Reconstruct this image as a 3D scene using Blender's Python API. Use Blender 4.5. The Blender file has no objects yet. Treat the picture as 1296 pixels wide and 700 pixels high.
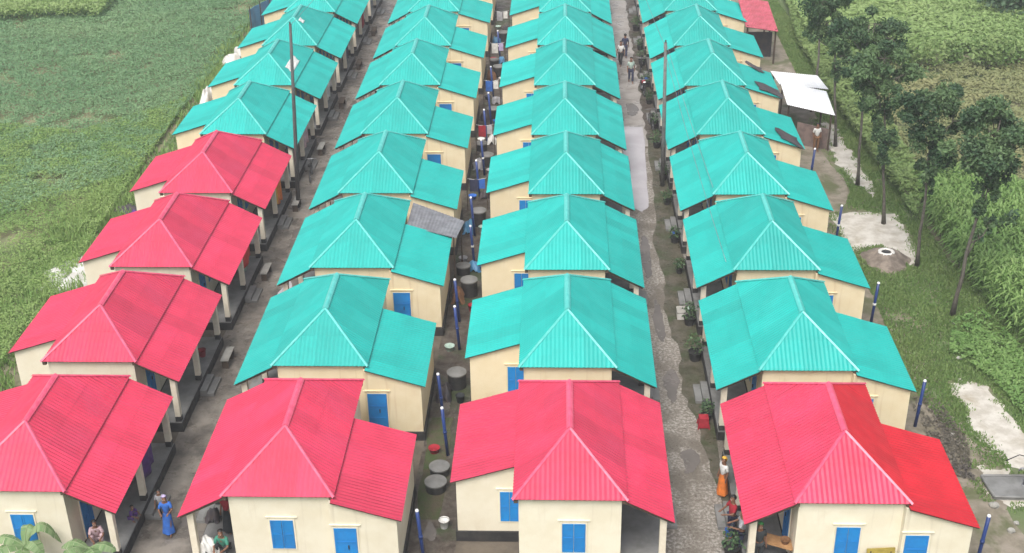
import bpy, bmesh, math, random
import numpy as np
from mathutils import Vector, Matrix, Euler
R = math.radians
S = bpy.context.scene
COL = S.collection
rng = np.random.default_rng(7)
random.seed(7)

# ------------------------------------------------------------------ camera
PITCH, YAW, ROLL, CAMZ = 0.48223, 0.04223, -0.01698, 26.5
cp, sp, cy_, sy_ = math.cos(PITCH), math.sin(PITCH), math.cos(YAW), math.sin(YAW)
fw = Vector((-sy_*cp, cy_*cp, -sp)); rt = Vector((cy_, sy_, 0)); up = rt.cross(fw)
cr, sr = math.cos(ROLL), math.sin(ROLL)
r2 = cr*rt + sr*up; u2 = -sr*rt + cr*up
cam = bpy.data.cameras.new('camera'); co = bpy.data.objects.new('camera', cam); COL.objects.link(co)
mw = Matrix.Identity(4)
for i in range(3):
    mw[i][0] = r2[i]; mw[i][1] = u2[i]; mw[i][2] = -fw[i]
mw[2][3] = CAMZ
co.matrix_world = mw
cam.sensor_width = 36; cam.lens = 36*1600/1296; cam.clip_end = 2000; cam.clip_start = .5
S.camera = co

# ------------------------------------------------------------------ sky, sun, exposure (bright overcast)
SUN_EL, SUN_AZ = 58, 200
w = bpy.data.worlds.new('World'); S.world = w; w.use_nodes = True
nt = w.node_tree; nt.nodes.clear()
sky = nt.nodes.new('ShaderNodeTexSky'); sky.sky_type = 'NISHITA'; sky.sun_disc = False
sky.sun_elevation = R(SUN_EL); sky.sun_rotation = R(SUN_AZ); sky.dust_density = 6; sky.air_density = 1.2
hs = nt.nodes.new('ShaderNodeHueSaturation'); hs.inputs['Saturation'].default_value = .42
bg = nt.nodes.new('ShaderNodeBackground'); bg.inputs['Strength'].default_value = .13
out = nt.nodes.new('ShaderNodeOutputWorld')
nt.links.new(sky.outputs[0], hs.inputs['Color']); nt.links.new(hs.outputs[0], bg.inputs[0]); nt.links.new(bg.outputs[0], out.inputs[0])
sun = bpy.data.lights.new('sun', 'SUN'); sun.energy = 1.4; sun.angle = R(25); sun.color = (1, .965, .91)
so = bpy.data.objects.new('sun', sun); COL.objects.link(so)
sd = Vector((math.sin(R(SUN_AZ))*math.cos(R(SUN_EL)), math.cos(R(SUN_AZ))*math.cos(R(SUN_EL)), math.sin(R(SUN_EL))))
so.rotation_euler = sd.to_track_quat('Z', 'Y').to_euler()
vs = S.view_settings; vs.view_transform = 'Standard'; vs.look = 'None'; vs.gamma = 1; vs.exposure = .60
try: vs.use_curve_mapping = False
except Exception: pass

# ------------------------------------------------------------------ materials
def mat(name, col, col2=None, scale=3., rough=.7, rough2=None, tint=0., objvar=0., bump=0., bscale=30., spec=.5, metal=0.,
        trans=0., detail=6., space='Object', streak=None, thr=(.35, .65), col3=None, scale3=.35, thr3=(.5, .65), tintcol=None):
    m = bpy.data.materials.new(name); m.use_nodes = True
    N = m.node_tree.nodes; L = m.node_tree.links
    b = N['Principled BSDF']; o = N['Material Output']
    tc = N.new('ShaderNodeTexCoord'); geo = N.new('ShaderNodeNewGeometry')
    src = geo.outputs['Position'] if space == 'World' else tc.outputs['Object']
    def noise(sc, d=detail, dist=0.):
        n = N.new('ShaderNodeTexNoise'); n.inputs['Scale'].default_value = sc; n.inputs['Detail'].default_value = d
        n.inputs['Roughness'].default_value = .62; n.inputs['Distortion'].default_value = dist
        L.new(src, n.inputs['Vector']); return n
    def ramp(n, a, bb):
        r = N.new('ShaderNodeMapRange'); r.inputs[1].default_value = a; r.inputs[2].default_value = bb
        r.interpolation_type = 'SMOOTHSTEP'
        L.new(n.outputs[0], r.inputs[0]); return r.outputs[0]
    def mix(f, a, bb, mode='MIX'):
        x = N.new('ShaderNodeMix'); x.data_type = 'RGBA'; x.blend_type = mode
        for s, v in ((0, f), (6, a), (7, bb)):
            if hasattr(v, 'is_output'): L.new(v, x.inputs[s])
            elif s == 0: x.inputs[0].default_value = v
            else: x.inputs[s].default_value = (*v, 1)
        return x.outputs[2]
    c = (*col,)
    f1 = None
    cur = c
    if col2 is not None:
        f1 = ramp(noise(scale), *thr)
        cur = mix(f1, c, col2)
    if col3 is not None:
        cur = mix(ramp(noise(scale3, 5., .4), *thr3), cur, col3)
    if streak is not None:      # rain marks: noise drawn out vertically
        mp = N.new('ShaderNodeMapping'); mp.inputs['Scale'].default_value = streak[1]; L.new(src, mp.inputs['Vector'])
        n_ = N.new('ShaderNodeTexNoise'); n_.inputs['Scale'].default_value = 1; n_.inputs['Detail'].default_value = 5; L.new(mp.outputs[0], n_.inputs['Vector'])
        cur = mix(ramp(n_, *streak[2]), cur, streak[0])
    if tintcol is not None:
        at = N.new('ShaderNodeAttribute'); at.attribute_name = 'tint'
        cur = mix(at.outputs['Fac'], cur, tintcol)
    if tint or objvar:
        v = N.new('ShaderNodeMath'); v.operation = 'ADD'; v.inputs[0].default_value = 1; v.inputs[1].default_value = 0
        if tint:
            at = N.new('ShaderNodeAttribute'); at.attribute_name = 'tint'
            k = N.new('ShaderNodeMath'); k.operation = 'MULTIPLY_ADD'; k.inputs[1].default_value = 2*tint; k.inputs[2].default_value = 1-tint
            L.new(at.outputs['Fac'], k.inputs[0]); L.new(k.outputs[0], v.inputs[0])
        if objvar:
            oi = N.new('ShaderNodeObjectInfo')
            k = N.new('ShaderNodeMath'); k.operation = 'MULTIPLY_ADD'; k.inputs[1].default_value = 2*objvar; k.inputs[2].default_value = -objvar
            L.new(oi.outputs['Random'], k.inputs[0]); L.new(k.outputs[0], v.inputs[1])
        h = N.new('ShaderNodeHueSaturation'); L.new(v.outputs[0], h.inputs['Value'])
        if hasattr(cur, 'is_output'): L.new(cur, h.inputs['Color'])
        else: h.inputs['Color'].default_value = (*cur, 1)
        cur = h.outputs[0]
    if hasattr(cur, 'is_output'): L.new(cur, b.inputs['Base Color'])
    else: b.inputs['Base Color'].default_value = (*cur, 1)
    if rough2 is not None:
        rr = ramp(noise(scale*.7+.3), .35, .65)
        k = N.new('ShaderNodeMapRange'); k.inputs[3].default_value = rough; k.inputs[4].default_value = rough2
        L.new(rr, k.inputs[0]); L.new(k.outputs[0], b.inputs['Roughness'])
    else: b.inputs['Roughness'].default_value = rough
    b.inputs['Specular IOR Level'].default_value = spec; b.inputs['Metallic'].default_value = metal
    if bump:
        bp = N.new('ShaderNodeBump'); bp.inputs['Strength'].default_value = 1; bp.inputs['Distance'].default_value = bump
        L.new(noise(bscale).outputs[0], bp.inputs['Height']); L.new(bp.outputs[0], b.inputs['Normal'])
    if trans:
        t = N.new('ShaderNodeBsdfTranslucent'); ms = N.new('ShaderNodeMixShader'); ms.inputs[0].default_value = trans
        if hasattr(cur, 'is_output'): L.new(cur, t.inputs[0])
        else: t.inputs[0].default_value = (*cur, 1)
        L.new(b.outputs[0], ms.inputs[1]); L.new(t.outputs[0], ms.inputs[2]); L.new(ms.outputs[0], o.inputs[0])
    return m

M = {}
M['red'] = mat('red_sheet', (.61, .038, .092), (.54, .032, .080), 1.3, .40, .55, tint=.11, objvar=.06, bump=.010, bscale=1.7, col3=(.58, .045, .11), scale3=.5, thr3=(.4, .75), streak=((.56, .035, .10), (.45, 5.5, .45), (.50, .86)))
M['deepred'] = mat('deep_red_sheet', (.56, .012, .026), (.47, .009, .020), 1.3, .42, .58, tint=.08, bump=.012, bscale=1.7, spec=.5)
M['redcap'] = mat('red_ridge_sheen', (.76, .11, .20), (.68, .07, .15), 4, .36)  # paler than the sheets: wet sheen of the flat caps painted in
M['teal'] = mat('teal_sheet', (.010, .385, .345), (.009, .345, .31), 1.3, .42, .56, tint=.10, objvar=.07, bump=.010, bscale=1.7, col3=(.018, .395, .355), scale3=.5, thr3=(.4, .75), streak=((.015, .36, .325), (.45, 5.5, .45), (.50, .86)))
M['tealcap'] = mat('teal_ridge_sheen', (.11, .53, .49), (.06, .47, .43), 4, .36)  # cap colour lightened to imitate wet sheen on the flat metal
M['wall'] = mat('cream_paint', (.76, .71, .58), (.71, .65, .51), 1.1, .85, objvar=.05, bump=.004, bscale=25, col3=(.66, .59, .45), scale3=.9, thr3=(.52, .80), streak=((.62, .56, .44), (5, 5, .35), (.54, .80)))
M['walltan'] = mat('tan_wall', (.77, .67, .47), (.73, .62, .41), 1.1, .85, objvar=.06, bump=.004, bscale=25, col3=(.66, .53, .34), scale3=.9, thr3=(.52, .80), streak=((.62, .49, .31), (5, 5, .35), (.54, .80)))  # tanner wall tone for the turquoise-roofed houses
M['white'] = mat('column_paint', (.76, .70, .58), (.66, .59, .47), 2.2, .8, bump=.003)
M['black'] = mat('black_paint', (.018, .018, .02), (.04, .038, .036), 3, .55, .8)
M['cement'] = mat('cement_floor', (.22, .22, .215), (.15, .15, .145), 1.6, .35, .7, bump=.003)
M['conc'] = mat('concrete', (.36, .35, .32), (.24, .235, .21), 3, .75, .9, bump=.006)
M['blue'] = mat('blue_paint', (.008, .22, .58), (.012, .18, .50), 2.5, .42, .55, objvar=.12)
M['wood'] = mat('dark_timber', (.05, .035, .024), (.09, .062, .04), 6, .75)
M['pipe'] = mat('blue_plastic', (.012, .034, .15), (.016, .045, .19), 4, .35, objvar=.15)
M['whitepl'] = mat('white_plastic', (.75, .76, .78), None, rough=.4)
M['metal'] = mat('grey_metal', (.30, .31, .33), (.22, .22, .24), 5, .45, metal=.5)
M['darkmetal'] = mat('dark_metal', (.03, .032, .035), (.06, .058, .055), 5, .5, metal=.3)
M['pole'] = mat('pole_concrete', (.055, .058, .06), (.09, .09, .088), 5, .7)
M['palepole'] = mat('pale_pole_concrete', (.17, .17, .165), (.11, .11, .105), 5, .8)
M['rubber'] = mat('rubber', (.012, .012, .012), None, rough=.7)
M['skin'] = mat('skin', (.20, .095, .055), (.17, .08, .045), 8, .55)
M['hair'] = mat('hair', (.008, .007, .007), None, rough=.5)
M['eye'] = mat('eye', (.7, .7, .68), None, rough=.2)
M['tin'] = mat('pale_tin', (.86, .87, .88), (.78, .79, .80), 1.5, .35, .5, tint=.06, bump=.01, bscale=3)
M['rustred'] = mat('faded_red_tin', (.50, .10, .14), (.38, .07, .09), 2., .5, .65, tint=.08)
M['greytin'] = mat('weathered_grey_tin', (.22, .225, .245), (.15, .15, .165), 2.5, .5, .7, tint=.1)
M['tarpwhite'] = mat('white_tarp', (.68, .68, .66), (.52, .50, .47), 1.8, .5)
M['tarpblue'] = mat('blue_tarp', (.10, .30, .52), (.07, .22, .42), 2, .45)
M['tarpdark'] = mat('dark_tarp', (.035, .035, .045), (.07, .055, .055), 3, .6)
M['ground'] = mat('soil_and_grass', (.14, .15, .075), (.19, .165, .115), .8, .95, space='World', bump=.05, bscale=5, col3=(.10, .15, .055), scale3=.16, thr3=(.4, .6))
M['fieldsoil'] = mat('field_soil', (.15, .19, .085), (.25, .215, .13), .5, .95, space='World', bump=.05, bscale=4)
M['laneL'] = mat('wet_earth_lane', (.185, .163, .138), (.095, .084, .072), 1.5, .16, .75, space='World', bump=.02, bscale=7, col3=(.24, .215, .185), scale3=.5, thr3=(.45, .62))
M['laneR'] = mat('gravel_lane', (.17, .148, .122), (.41, .385, .35), 9., .22, .85, space='World', bump=.03, bscale=12, thr=(.40, .68), col3=(.155, .135, .11), scale3=.55, thr3=(.46, .62))
M['laneFar'] = mat('packed_lane', (.34, .315, .295), (.25, .228, .208), 1.1, .2, .7, space='World', bump=.01, bscale=9, col3=(.2, .185, .165), scale3=.6, thr3=(.55, .72))
M['moss'] = mat('mossy_mud', (.055, .055, .030), (.105, .092, .068), 1.7, .25, .85, space='World', bump=.03, bscale=8, col3=(.05, .065, .025), scale3=.7)
M['mud'] = mat('dark_mud', (.050, .038, .029), (.105, .088, .072), 2.4, .35, .8, space='World', bump=.04, bscale=7, col3=(.05, .065, .03), scale3=.6)
M['yard'] = mat('plot_dirt', (.14, .115, .088), (.095, .08, .06), 1.3, .8, .95, space='World', bump=.02, bscale=7)  # bare brown dirt of the house plots
M['greenmud'] = mat('weedy_mud', (.05, .075, .022), (.08, .062, .04), 1.6, .9, space='World', bump=.04, bscale=8)
M['sand'] = mat('pale_sand', (.55, .525, .475), (.40, .37, .32), 1.6, .9, space='World', bump=.02, bscale=9, col3=(.33, .29, .22), scale3=.9, thr3=(.50, .72))
M['dirt'] = mat('trodden_dirt', (.27, .235, .19), (.16, .14, .10), 1.2, .9, space='World', bump=.03, bscale=6, col3=(.10, .11, .05), scale3=.45, thr3=(.48, .64))
M['compost'] = mat('ash_and_dung', (.24, .20, .165), (.12, .098, .08), 2.2, .95, bump=.03, bscale=6)
M['shallow'] = mat('shallow_muddy_water', (.155, .135, .12), (.12, .105, .09), .8, .08, .3, space='World', spec=.6)
M['water'] = mat('puddle_sky_sheen', (.46, .435, .455), (.39, .365, .38), .5, .06, .12, space='World', spec=.8)  # pale base colour imitates the sky reflected in the water
def leafmat(n, a, b, tr=.25, rough=.55, spec=.35):
    return mat(n, a, None, rough=rough, tintcol=b, trans=tr, spec=spec, objvar=.04)
M['crop'] = leafmat('crop_leaves', (.165, .325, .165), (.31, .455, .235), .45)
M['weeds'] = leafmat('weed_leaves', (.175, .335, .095), (.40, .51, .185), .45)
M['tallcrop'] = leafmat('tall_crop_leaves', (.20, .34, .11), (.38, .50, .20), .45)
M['grass'] = leafmat('short_grass', (.135, .25, .070), (.29, .37, .14), .35)
M['maize'] = leafmat('maize_leaves', (.125, .28, .070), (.32, .46, .16), .42)
M['fallow'] = leafmat('dry_weeds', (.21, .26, .11), (.40, .38, .19), .35)
M['shrub'] = leafmat('shrub_leaves', (.15, .26, .08), (.34, .44, .17), .4)
M['tree'] = leafmat('tree_leaves', (.040, .092, .046), (.185, .29, .12), .3)
M['wood_far'] = leafmat('wood_leaves', (.03, .075, .04), (.09, .16, .08), .2)
M['dryweed'] = leafmat('dull_weeds', (.06, .05, .055), (.13, .12, .08), .1)
M['banana'] = leafmat('banana_leaves', (.13, .25, .085), (.32, .42, .22), .3)
M['bark'] = mat('bark', (.075, .066, .055), (.13, .118, .098), 7, .9, bump=.01)
def cloth(n, c, v=.75): return mat('cloth_'+n, c, tuple(x*v for x in c), 6, .85, bump=.004, bscale=18)
CL = {'blue': cloth('blue', (.03, .14, .52)), 'lilac': cloth('lilac', (.45, .38, .60)), 'grey': cloth('grey', (.42, .42, .45)),
      'purple': cloth('purple', (.10, .035, .22)), 'pink': cloth('pink', (.58, .42, .46)), 'red': cloth('red', (.36, .015, .03)),
      'teal': cloth('teal', (.05, .24, .17)), 'orange': cloth('orange', (.75, .20, .03)), 'white': cloth('white', (.72, .72, .70)),
      'navy': cloth('navy', (.03, .035, .08)), 'green': cloth('green', (.04, .25, .06)), 'dark': cloth('dark', (.03, .035, .04)),
      'palegreen': cloth('pale_green', (.40, .52, .46)), 'brown': cloth('brown', (.22, .11, .05)), 'yellow': cloth('yellow', (.75, .42, .05)),
      'scarlet': cloth('scarlet', (.70, .05, .04)), 'khaki': cloth('khaki', (.36, .28, .05))}

# ------------------------------------------------------------------ mesh helpers
class MB:
    def __init__(s): s.v = []; s.f = []; s.m = []; s.t = []
    def add(s, vs, fs, mi=0, t=.5):
        o = len(s.v); s.v += [tuple(x) for x in vs]
        for f in fs: s.f.append([i+o for i in f]); s.m.append(mi); s.t.append(t)
    def box(s, x0, x1, y0, y1, z0, z1, mi=0, t=.5, bev=0):
        if x1 < x0: x0, x1 = x1, x0
        if y1 < y0: y0, y1 = y1, y0
        v = [(x0,y0,z0),(x1,y0,z0),(x1,y1,z0),(x0,y1,z0),(x0,y0,z1),(x1,y0,z1),(x1,y1,z1),(x0,y1,z1)]
        s.add(v, [(0,3,2,1),(4,5,6,7),(0,1,5,4),(1,2,6,5),(2,3,7,6),(3,0,4,7)], mi, t)
    def prism(s, poly, z0, z1, mi=0, t=.5):
        n = len(poly)
        top = z1 if isinstance(z1, (list, tuple)) else [z1]*n
        v = [(x, y, z0) for x, y in poly] + [(x, y, top[i]) for i, (x, y) in enumerate(poly)]
        s.add(v, [tuple(range(n-1, -1, -1)), tuple(range(n, 2*n))] + [(i, (i+1) % n, n+(i+1) % n, n+i) for i in range(n)], mi, t)
    def tube(s, pts, rad, n=8, mi=0, t=.5, caps=True):
        pts = [Vector(p) for p in pts]
        rad = rad if isinstance(rad, (list, tuple)) else [rad]*len(pts)
        rings = []; ref = Vector((.31, .87, .37))
        for i, p in enumerate(pts):
            d = (pts[min(i+1, len(pts)-1)]-pts[max(i-1, 0)]).normalized()
            a = d.cross(ref)
            if a.length < .05: a = d.cross(Vector((1, 0, 0)))
            a.normalize(); b = d.cross(a)
            rings.append([p+rad[i]*(math.cos(2*math.pi*k/n)*a+math.sin(2*math.pi*k/n)*b) for k in range(n)])
        v = [q for r in rings for q in r]; f = []
        for i in range(len(pts)-1):
            for k in range(n): f.append((i*n+k, i*n+(k+1) % n, (i+1)*n+(k+1) % n, (i+1)*n+k))
        if caps: f += [tuple(range(n-1, -1, -1)), tuple((len(pts)-1)*n+k for k in range(n))]
        s.add(v, f, mi, t)
    def lathe(s, prof, n=20, c=(0, 0, 0), mi=0, cap=True):
        v = [(c[0]+r*math.cos(2*math.pi*k/n), c[1]+r*math.sin(2*math.pi*k/n), c[2]+z) for r, z in prof for k in range(n)]
        f = [(i*n+k, i*n+(k+1) % n, (i+1)*n+(k+1) % n, (i+1)*n+k) for i in range(len(prof)-1) for k in range(n)]
        if cap: f += [tuple(range(n-1, -1, -1)), tuple((len(prof)-1)*n+k for k in range(n))]
        s.add(v, f, mi)
    def torus(s, c, Rr, r, ax='x', n=24, m=8, mi=0):
        v = []
        for i in range(n):
            a = 2*math.pi*i/n
            for k in range(m):
                b = 2*math.pi*k/m; q = Rr+r*math.cos(b); h = r*math.sin(b)
                p = {'x': (h, q*math.cos(a), q*math.sin(a)), 'z': (q*math.cos(a), q*math.sin(a), h)}[ax]
                v.append((c[0]+p[0], c[1]+p[1], c[2]+p[2]))
        s.add(v, [(i*m+k, ((i+1) % n)*m+k, ((i+1) % n)*m+(k+1) % m, i*m+(k+1) % m) for i in range(n) for k in range(m)], mi)
    def slope(s, A, U, V, W, brk, period=.15, amp=.010, mi=0, sheet=.76, thick=.04, back=True):
        """corrugated roof slope: A eave corner, U unit along the eave, V vector up to the full height, brk [(u, t)]"""
        A, U, V = Vector(A), Vector(U), Vector(V); n = U.cross(V).normalized()
        if n.z < 0: n = -n
        us = sorted(set([round(x, 4) for x in np.arange(0, W, period/4)] + [b[0] for b in brk] + [W]))
        bu = [b[0] for b in brk]; bt = [b[1] for b in brk]
        lo, hi = [], []
        for u in us:
            t = float(np.interp(u, bu, bt)); k = amp*math.sin(2*math.pi*u/period)
            lo.append(A+U*u+n*(k+.0)); hi.append(A+U*u+V*t+n*k)
        sh = {}
        for i in range(len(us)-1):
            q = int((us[i]+.001)/sheet); tt = sh.setdefault(q, random.random())
            if (hi[i]-lo[i]).length < 1e-4 and (hi[i+1]-lo[i+1]).length < 1e-4: continue
            t0, t1 = float(np.interp(us[i], bu, bt)), float(np.interp(us[i+1], bu, bt))
            t2 = sh.setdefault((q, 1), min(1, max(0, tt+random.uniform(-.35, .35))))
            if min(t0, t1) > .56:      # upper sheet laps over the lower one
                k0, k1 = amp*math.sin(2*math.pi*us[i]/period), amp*math.sin(2*math.pi*us[i+1]/period)
                m0, m1 = A+U*us[i]+V*.52+n*k0, A+U*us[i+1]+V*.52+n*k1; lw = n*.008
                s.add([lo[i], lo[i+1], m1-lw, m0-lw, m1, m0], [(0, 1, 2, 3), (3, 2, 4, 5)], mi, tt)
                s.add([m0, m1, hi[i+1], hi[i]], [(0, 1, 2, 3)], mi, t2)
            else: s.add([lo[i], lo[i+1], hi[i+1], hi[i]], [(0, 1, 2, 3)], mi, tt)
        if back:      # flat underside, a little below
            pl = [A+U*u+V*t-n*thick for u, t in brk]
            base = [A-n*thick, A+U*W-n*thick]
            poly = [base[0], base[1]] + [p for p in reversed(pl) if (p-base[0]).length > 1e-3 and (p-base[1]).length > 1e-3]
            s.add(poly, [tuple(range(len(poly)))], mi+1, .5)
    def build(s, name, mats, parent=None, smooth=False):
        me = bpy.data.meshes.new(name); me.from_pydata(s.v, [], s.f)
        for mm in (mats if isinstance(mats, (list, tuple)) else [mats]): me.materials.append(mm)
        me.polygons.foreach_set('material_index', s.m)
        at = me.attributes.new('tint', 'FLOAT', 'FACE'); at.data.foreach_set('value', s.t)
        if smooth: me.polygons.foreach_set('use_smooth', [True]*len(s.f))
        me.update()
        o = bpy.data.objects.new(name, me); COL.objects.link(o)
        if parent is not None: o.parent = parent
        return o

def tag(o, label=None, cat=None, group=None, kind=None):
    for k, v in (('label', label), ('category', cat), ('group', group), ('kind', kind)):
        if v: o[k] = v
    return o
def empty(name, loc, label, cat, group=None, rz=0):
    o = bpy.data.objects.new(name, None); COL.objects.link(o); o.location = loc; o.rotation_euler = (0, 0, rz)
    o.empty_display_size = .3
    return tag(o, label, cat, group)
def copy_tree(o, parent=None):
    c = o.copy(); COL.objects.link(c)
    if parent is not None: c.parent = parent
    for ch in list(o.children): copy_tree(ch, c)
    return c

def polys_object(name, P, tint, m, parent=None):
    """many small faces at once: P (n, k, 3), one tint per face"""
    n, k = P.shape[:2]
    me = bpy.data.meshes.new(name)
    me.vertices.add(n*k); me.vertices.foreach_set('co', P.reshape(-1).astype(np.float32))
    me.loops.add(n*k); me.loops.foreach_set('vertex_index', np.arange(n*k, dtype=np.int32))
    me.polygons.add(n); me.polygons.foreach_set('loop_start', np.arange(0, n*k, k, dtype=np.int32))
    try: me.polygons.foreach_set('loop_total', np.full(n, k, dtype=np.int32))
    except Exception: pass
    at = me.attributes.new('tint', 'FLOAT', 'FACE'); at.data.foreach_set('value', np.clip(tint, 0, 1).astype(np.float32))
    me.materials.append(m); me.update(calc_edges=True); me.validate()
    o = bpy.data.objects.new(name, me); COL.objects.link(o)
    if parent is not None: o.parent = parent
    return o

def vnoise(x, y, sc, seed=0):
    """smooth value noise, 0..1"""
    r = np.random.default_rng(seed); G = r.random((64, 64))
    X, Y = x/sc+100, y/sc+100
    xi, yi = np.floor(X).astype(int), np.floor(Y).astype(int); fx, fy = X-xi, Y-yi
    fx, fy = fx*fx*(3-2*fx), fy*fy*(3-2*fy)
    g = lambda a, b: G[a % 64, b % 64]
    return (g(xi, yi)*(1-fx)+g(xi+1, yi)*fx)*(1-fy)+(g(xi, yi+1)*(1-fx)+g(xi+1, yi+1)*fx)*fy

def in_poly(x, y, poly):
    ins = np.zeros(len(x), bool); j = len(poly)-1
    for i in range(len(poly)):
        xi, yi = poly[i]; xj, yj = poly[j]
        c = ((yi > y) != (yj > y)) & (x < (xj-xi)*(y-yi)/(yj-yi+1e-9)+xi); ins ^= c; j = i
    return ins
def scatter(poly, n):
    xs = [p[0] for p in poly]; ys = [p[1] for p in poly]
    x = rng.uniform(min(xs), max(xs), n); y = rng.uniform(min(ys), max(ys), n)
    k = in_poly(x, y, poly); return x[k], y[k]
def blades(x, y, h, wd, lean=.6):
    n = len(x); a = rng.uniform(0, 2*np.pi, n); b = rng.uniform(0, 2*np.pi, n)
    dx, dy = np.cos(a)*wd/2, np.sin(a)*wd/2
    lx, ly = np.cos(b)*h*lean*rng.uniform(.2, 1, n), np.sin(b)*h*lean*rng.uniform(.2, 1, n)
    z = np.zeros(n)
    P = np.stack([np.stack([x-dx, y-dy, z], -1), np.stack([x+dx, y+dy, z], -1),
                  np.stack([x+lx*.6+dx*.9, y+ly*.6+dy*.9, h*.62], -1), np.stack([x+lx, y+ly, h], -1),
                  np.stack([x+lx*.6-dx*.9, y+ly*.6-dy*.9, h*.62], -1)], 1)
    return P
def leaf_cloud(c, rad, n, size, seed, shell=.55, flat=.3):
    """n leaf quads spread through an uneven ellipsoid"""
    r = np.random.default_rng(seed)
    d = r.normal(size=(n, 3)); d /= np.linalg.norm(d, axis=1)[:, None]
    rr = shell+(1-shell)*r.random(n)**.6
    p = np.array(c)+d*rr[:, None]*np.array(rad)*(1+.14*r.normal(size=n))[:, None]
    nn = d*flat+r.normal(size=(n, 3))*.6+np.array([0, 0, .5]); nn /= np.linalg.norm(nn, axis=1)[:, None]
    t = np.cross(nn, r.normal(size=(n, 3))); t /= np.linalg.norm(t, axis=1)[:, None]; b = np.cross(nn, t)
    s = size*r.uniform(.6, 1.3, n)[:, None]
    return np.stack([p-t*s, p-b*s*.5, p+t*s, p+b*s*.5], 1), d

def sheet(name, poly, z, m, jit=.0, sub=4, kind='structure', seed=1, label=None):
    r = random.Random(seed); pts = []
    n = len(poly)
    for i in range(n):
        p0, p1 = Vector(poly[i]), Vector(poly[(i+1) % n])
        for k in range(sub):
            q = p0.lerp(p1, k/sub)
            if jit: q = q+Vector((r.uniform(-jit, jit), r.uniform(-jit, jit)))
            pts.append(q)
    bm = bmesh.new(); vs_ = [bm.verts.new((p[0], p[1], z)) for p in pts]; f = bm.faces.new(vs_)
    bm.normal_update()
    if f.normal.z < 0: f.normal_flip()
    bmesh.ops.triangulate(bm, faces=bm.faces[:])
    me = bpy.data.meshes.new(name); bm.to_mesh(me); bm.free(); me.materials.append(m)
    o = bpy.data.objects.new(name, me); COL.objects.link(o); return tag(o, kind=kind)
def strip(name, left, right, z, m, jit, seed, step=.6):
    """long irregular strip: left/right are x values, (y0, y1) range"""
    y0, y1, = left[1], left[2]; r = random.Random(seed); ys = np.arange(y0, y1+step, step)
    L_ = [(left[0]+r.uniform(-jit, jit), y) for y in ys]; R_ = [(right+r.uniform(-jit, jit), y) for y in ys]
    return sheet(name, L_+R_[::-1], z, m, 0, 1)

# ------------------------------------------------------------------ layout of the settlement
L, ROW = 6.57, 7.4747
HW, EZ, RISE, HI = 1.72, 3.1, 1.26, 1.97
COLX = [-16.756, -8.442, .305, 8.670]; COLY = [30.48, 30.39, 30.31, 30.27]
NROW = 9

# ------------------------------------------------------------------ ground, lanes, water
mb = MB(); mb.add([(-600, -120, 0), (600, -120, 0), (600, 1400, 0), (-600, 1400, 0)], [(0, 1, 2, 3)]); tag(mb.build('ground', M['ground']), kind='structure')
strip('lane', (-14.0, 26, 112), -11.3, .009, M['laneL'], .06, 3)
strip('gravel_lane', (3.2, 24, 66), 5.9, .009, M['laneR'], .05, 4)
strip('packed_lane', (3.2, 66.3, 114), 5.9, .009, M['laneFar'], .05, 5)
sheet('mossy_verge', [(5.75, 33), (5.3, 36), (5.05, 39), (4.7, 41.5), (4.85, 44), (4.5, 47), (4.7, 50), (4.5, 54), (4.75, 58), (4.9, 62), (5.0, 67.5), (5.75, 67.5), (5.75, 50)], .014, M['moss'], .10, 5, seed=6)
strip('mossy_verge', (5.0, 67.3, 100), 5.75, .014, M['mud'], .14, 7)
strip('mud_alley', (-4.9, 26, 110), -3.3, .009, M['mud'], .05, 8)
sheet('puddle', [(3.5, 58.4), (4.1, 57.5), (4.5, 58.2), (4.58, 61), (4.7, 64), (4.85, 69.3), (3.6, 69.4), (3.5, 64)], 0.019, M['water'], .04, 4, seed=9)
sheet('puddle', [(-12.4, 44.5), (-11.9, 45.2), (-11.85, 49), (-12.2, 50.5), (-12.6, 47.5)], .014, M['water'], .08, 4, seed=10)
for i_, (px_, py_, rx_, ry_) in enumerate([(-12.3, 33.6, .35, .9), (-12.7, 54.6, .3, 1.3), (-12.2, 64, .3, 1.8), (-12.6, 72, .35, 2.0), (4.2, 46.6, .22, 1.6), (4.0, 52.6, .28, 1.9), (4.35, 41.5, .3, 1.1), (4.6, 36.6, .3, .8), (4.3, 72.3, .35, 1.4), (-4.2, 32.6, .22, .5), (-4.3, 40.2, .18, .6)]):
    sheet('puddle', [(px_+rx_*math.cos(a_)*(1+.3*math.sin(3*a_+i_)), py_+ry_*math.sin(a_)*(1+.2*math.sin(2*a_+i_))) for a_ in np.linspace(0, 2*math.pi, 15)[:-1]], .0195, M['shallow'], .05, 3, seed=30+i_)
sheet('house_plots', [(-20.9, 29.2), (12.15, 29.2), (12.15, 108), (-20.9, 108)], .004, M['yard'], .1, 30, seed=19)
strip('grass_verge', (-4.75, 33.2, 39), -3.95, .014, M['greenmud'], .1, 18)
sheet('dirt_yard', [(12.2, 28), (15.2, 28), (15.0, 33.5), (15.4, 36.8), (14.3, 40), (14.2, 47), (13.9, 50), (15.2, 53.5), (14.6, 66), (16, 72), (15.6, 100), (12.2, 100)], .004, M['dirt'], .25, 6, seed=11)
sheet('sand_patch', [(14.85, 41.3), (15.6, 42.2), (16.45, 41.7), (16.75, 39.2), (17.3, 37.4), (16.9, 35.6), (15.7, 36.3), (14.95, 38.8), (15.1, 40)], .010, M['sand'], .16, 7, seed=12)
sheet('sand_patch', [(14.6, 36.4), (15.6, 36.3), (15.9, 34.6), (15.2, 34.0), (14.5, 34.9)], .010, M['sand'], .16, 7, seed=13)
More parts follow.
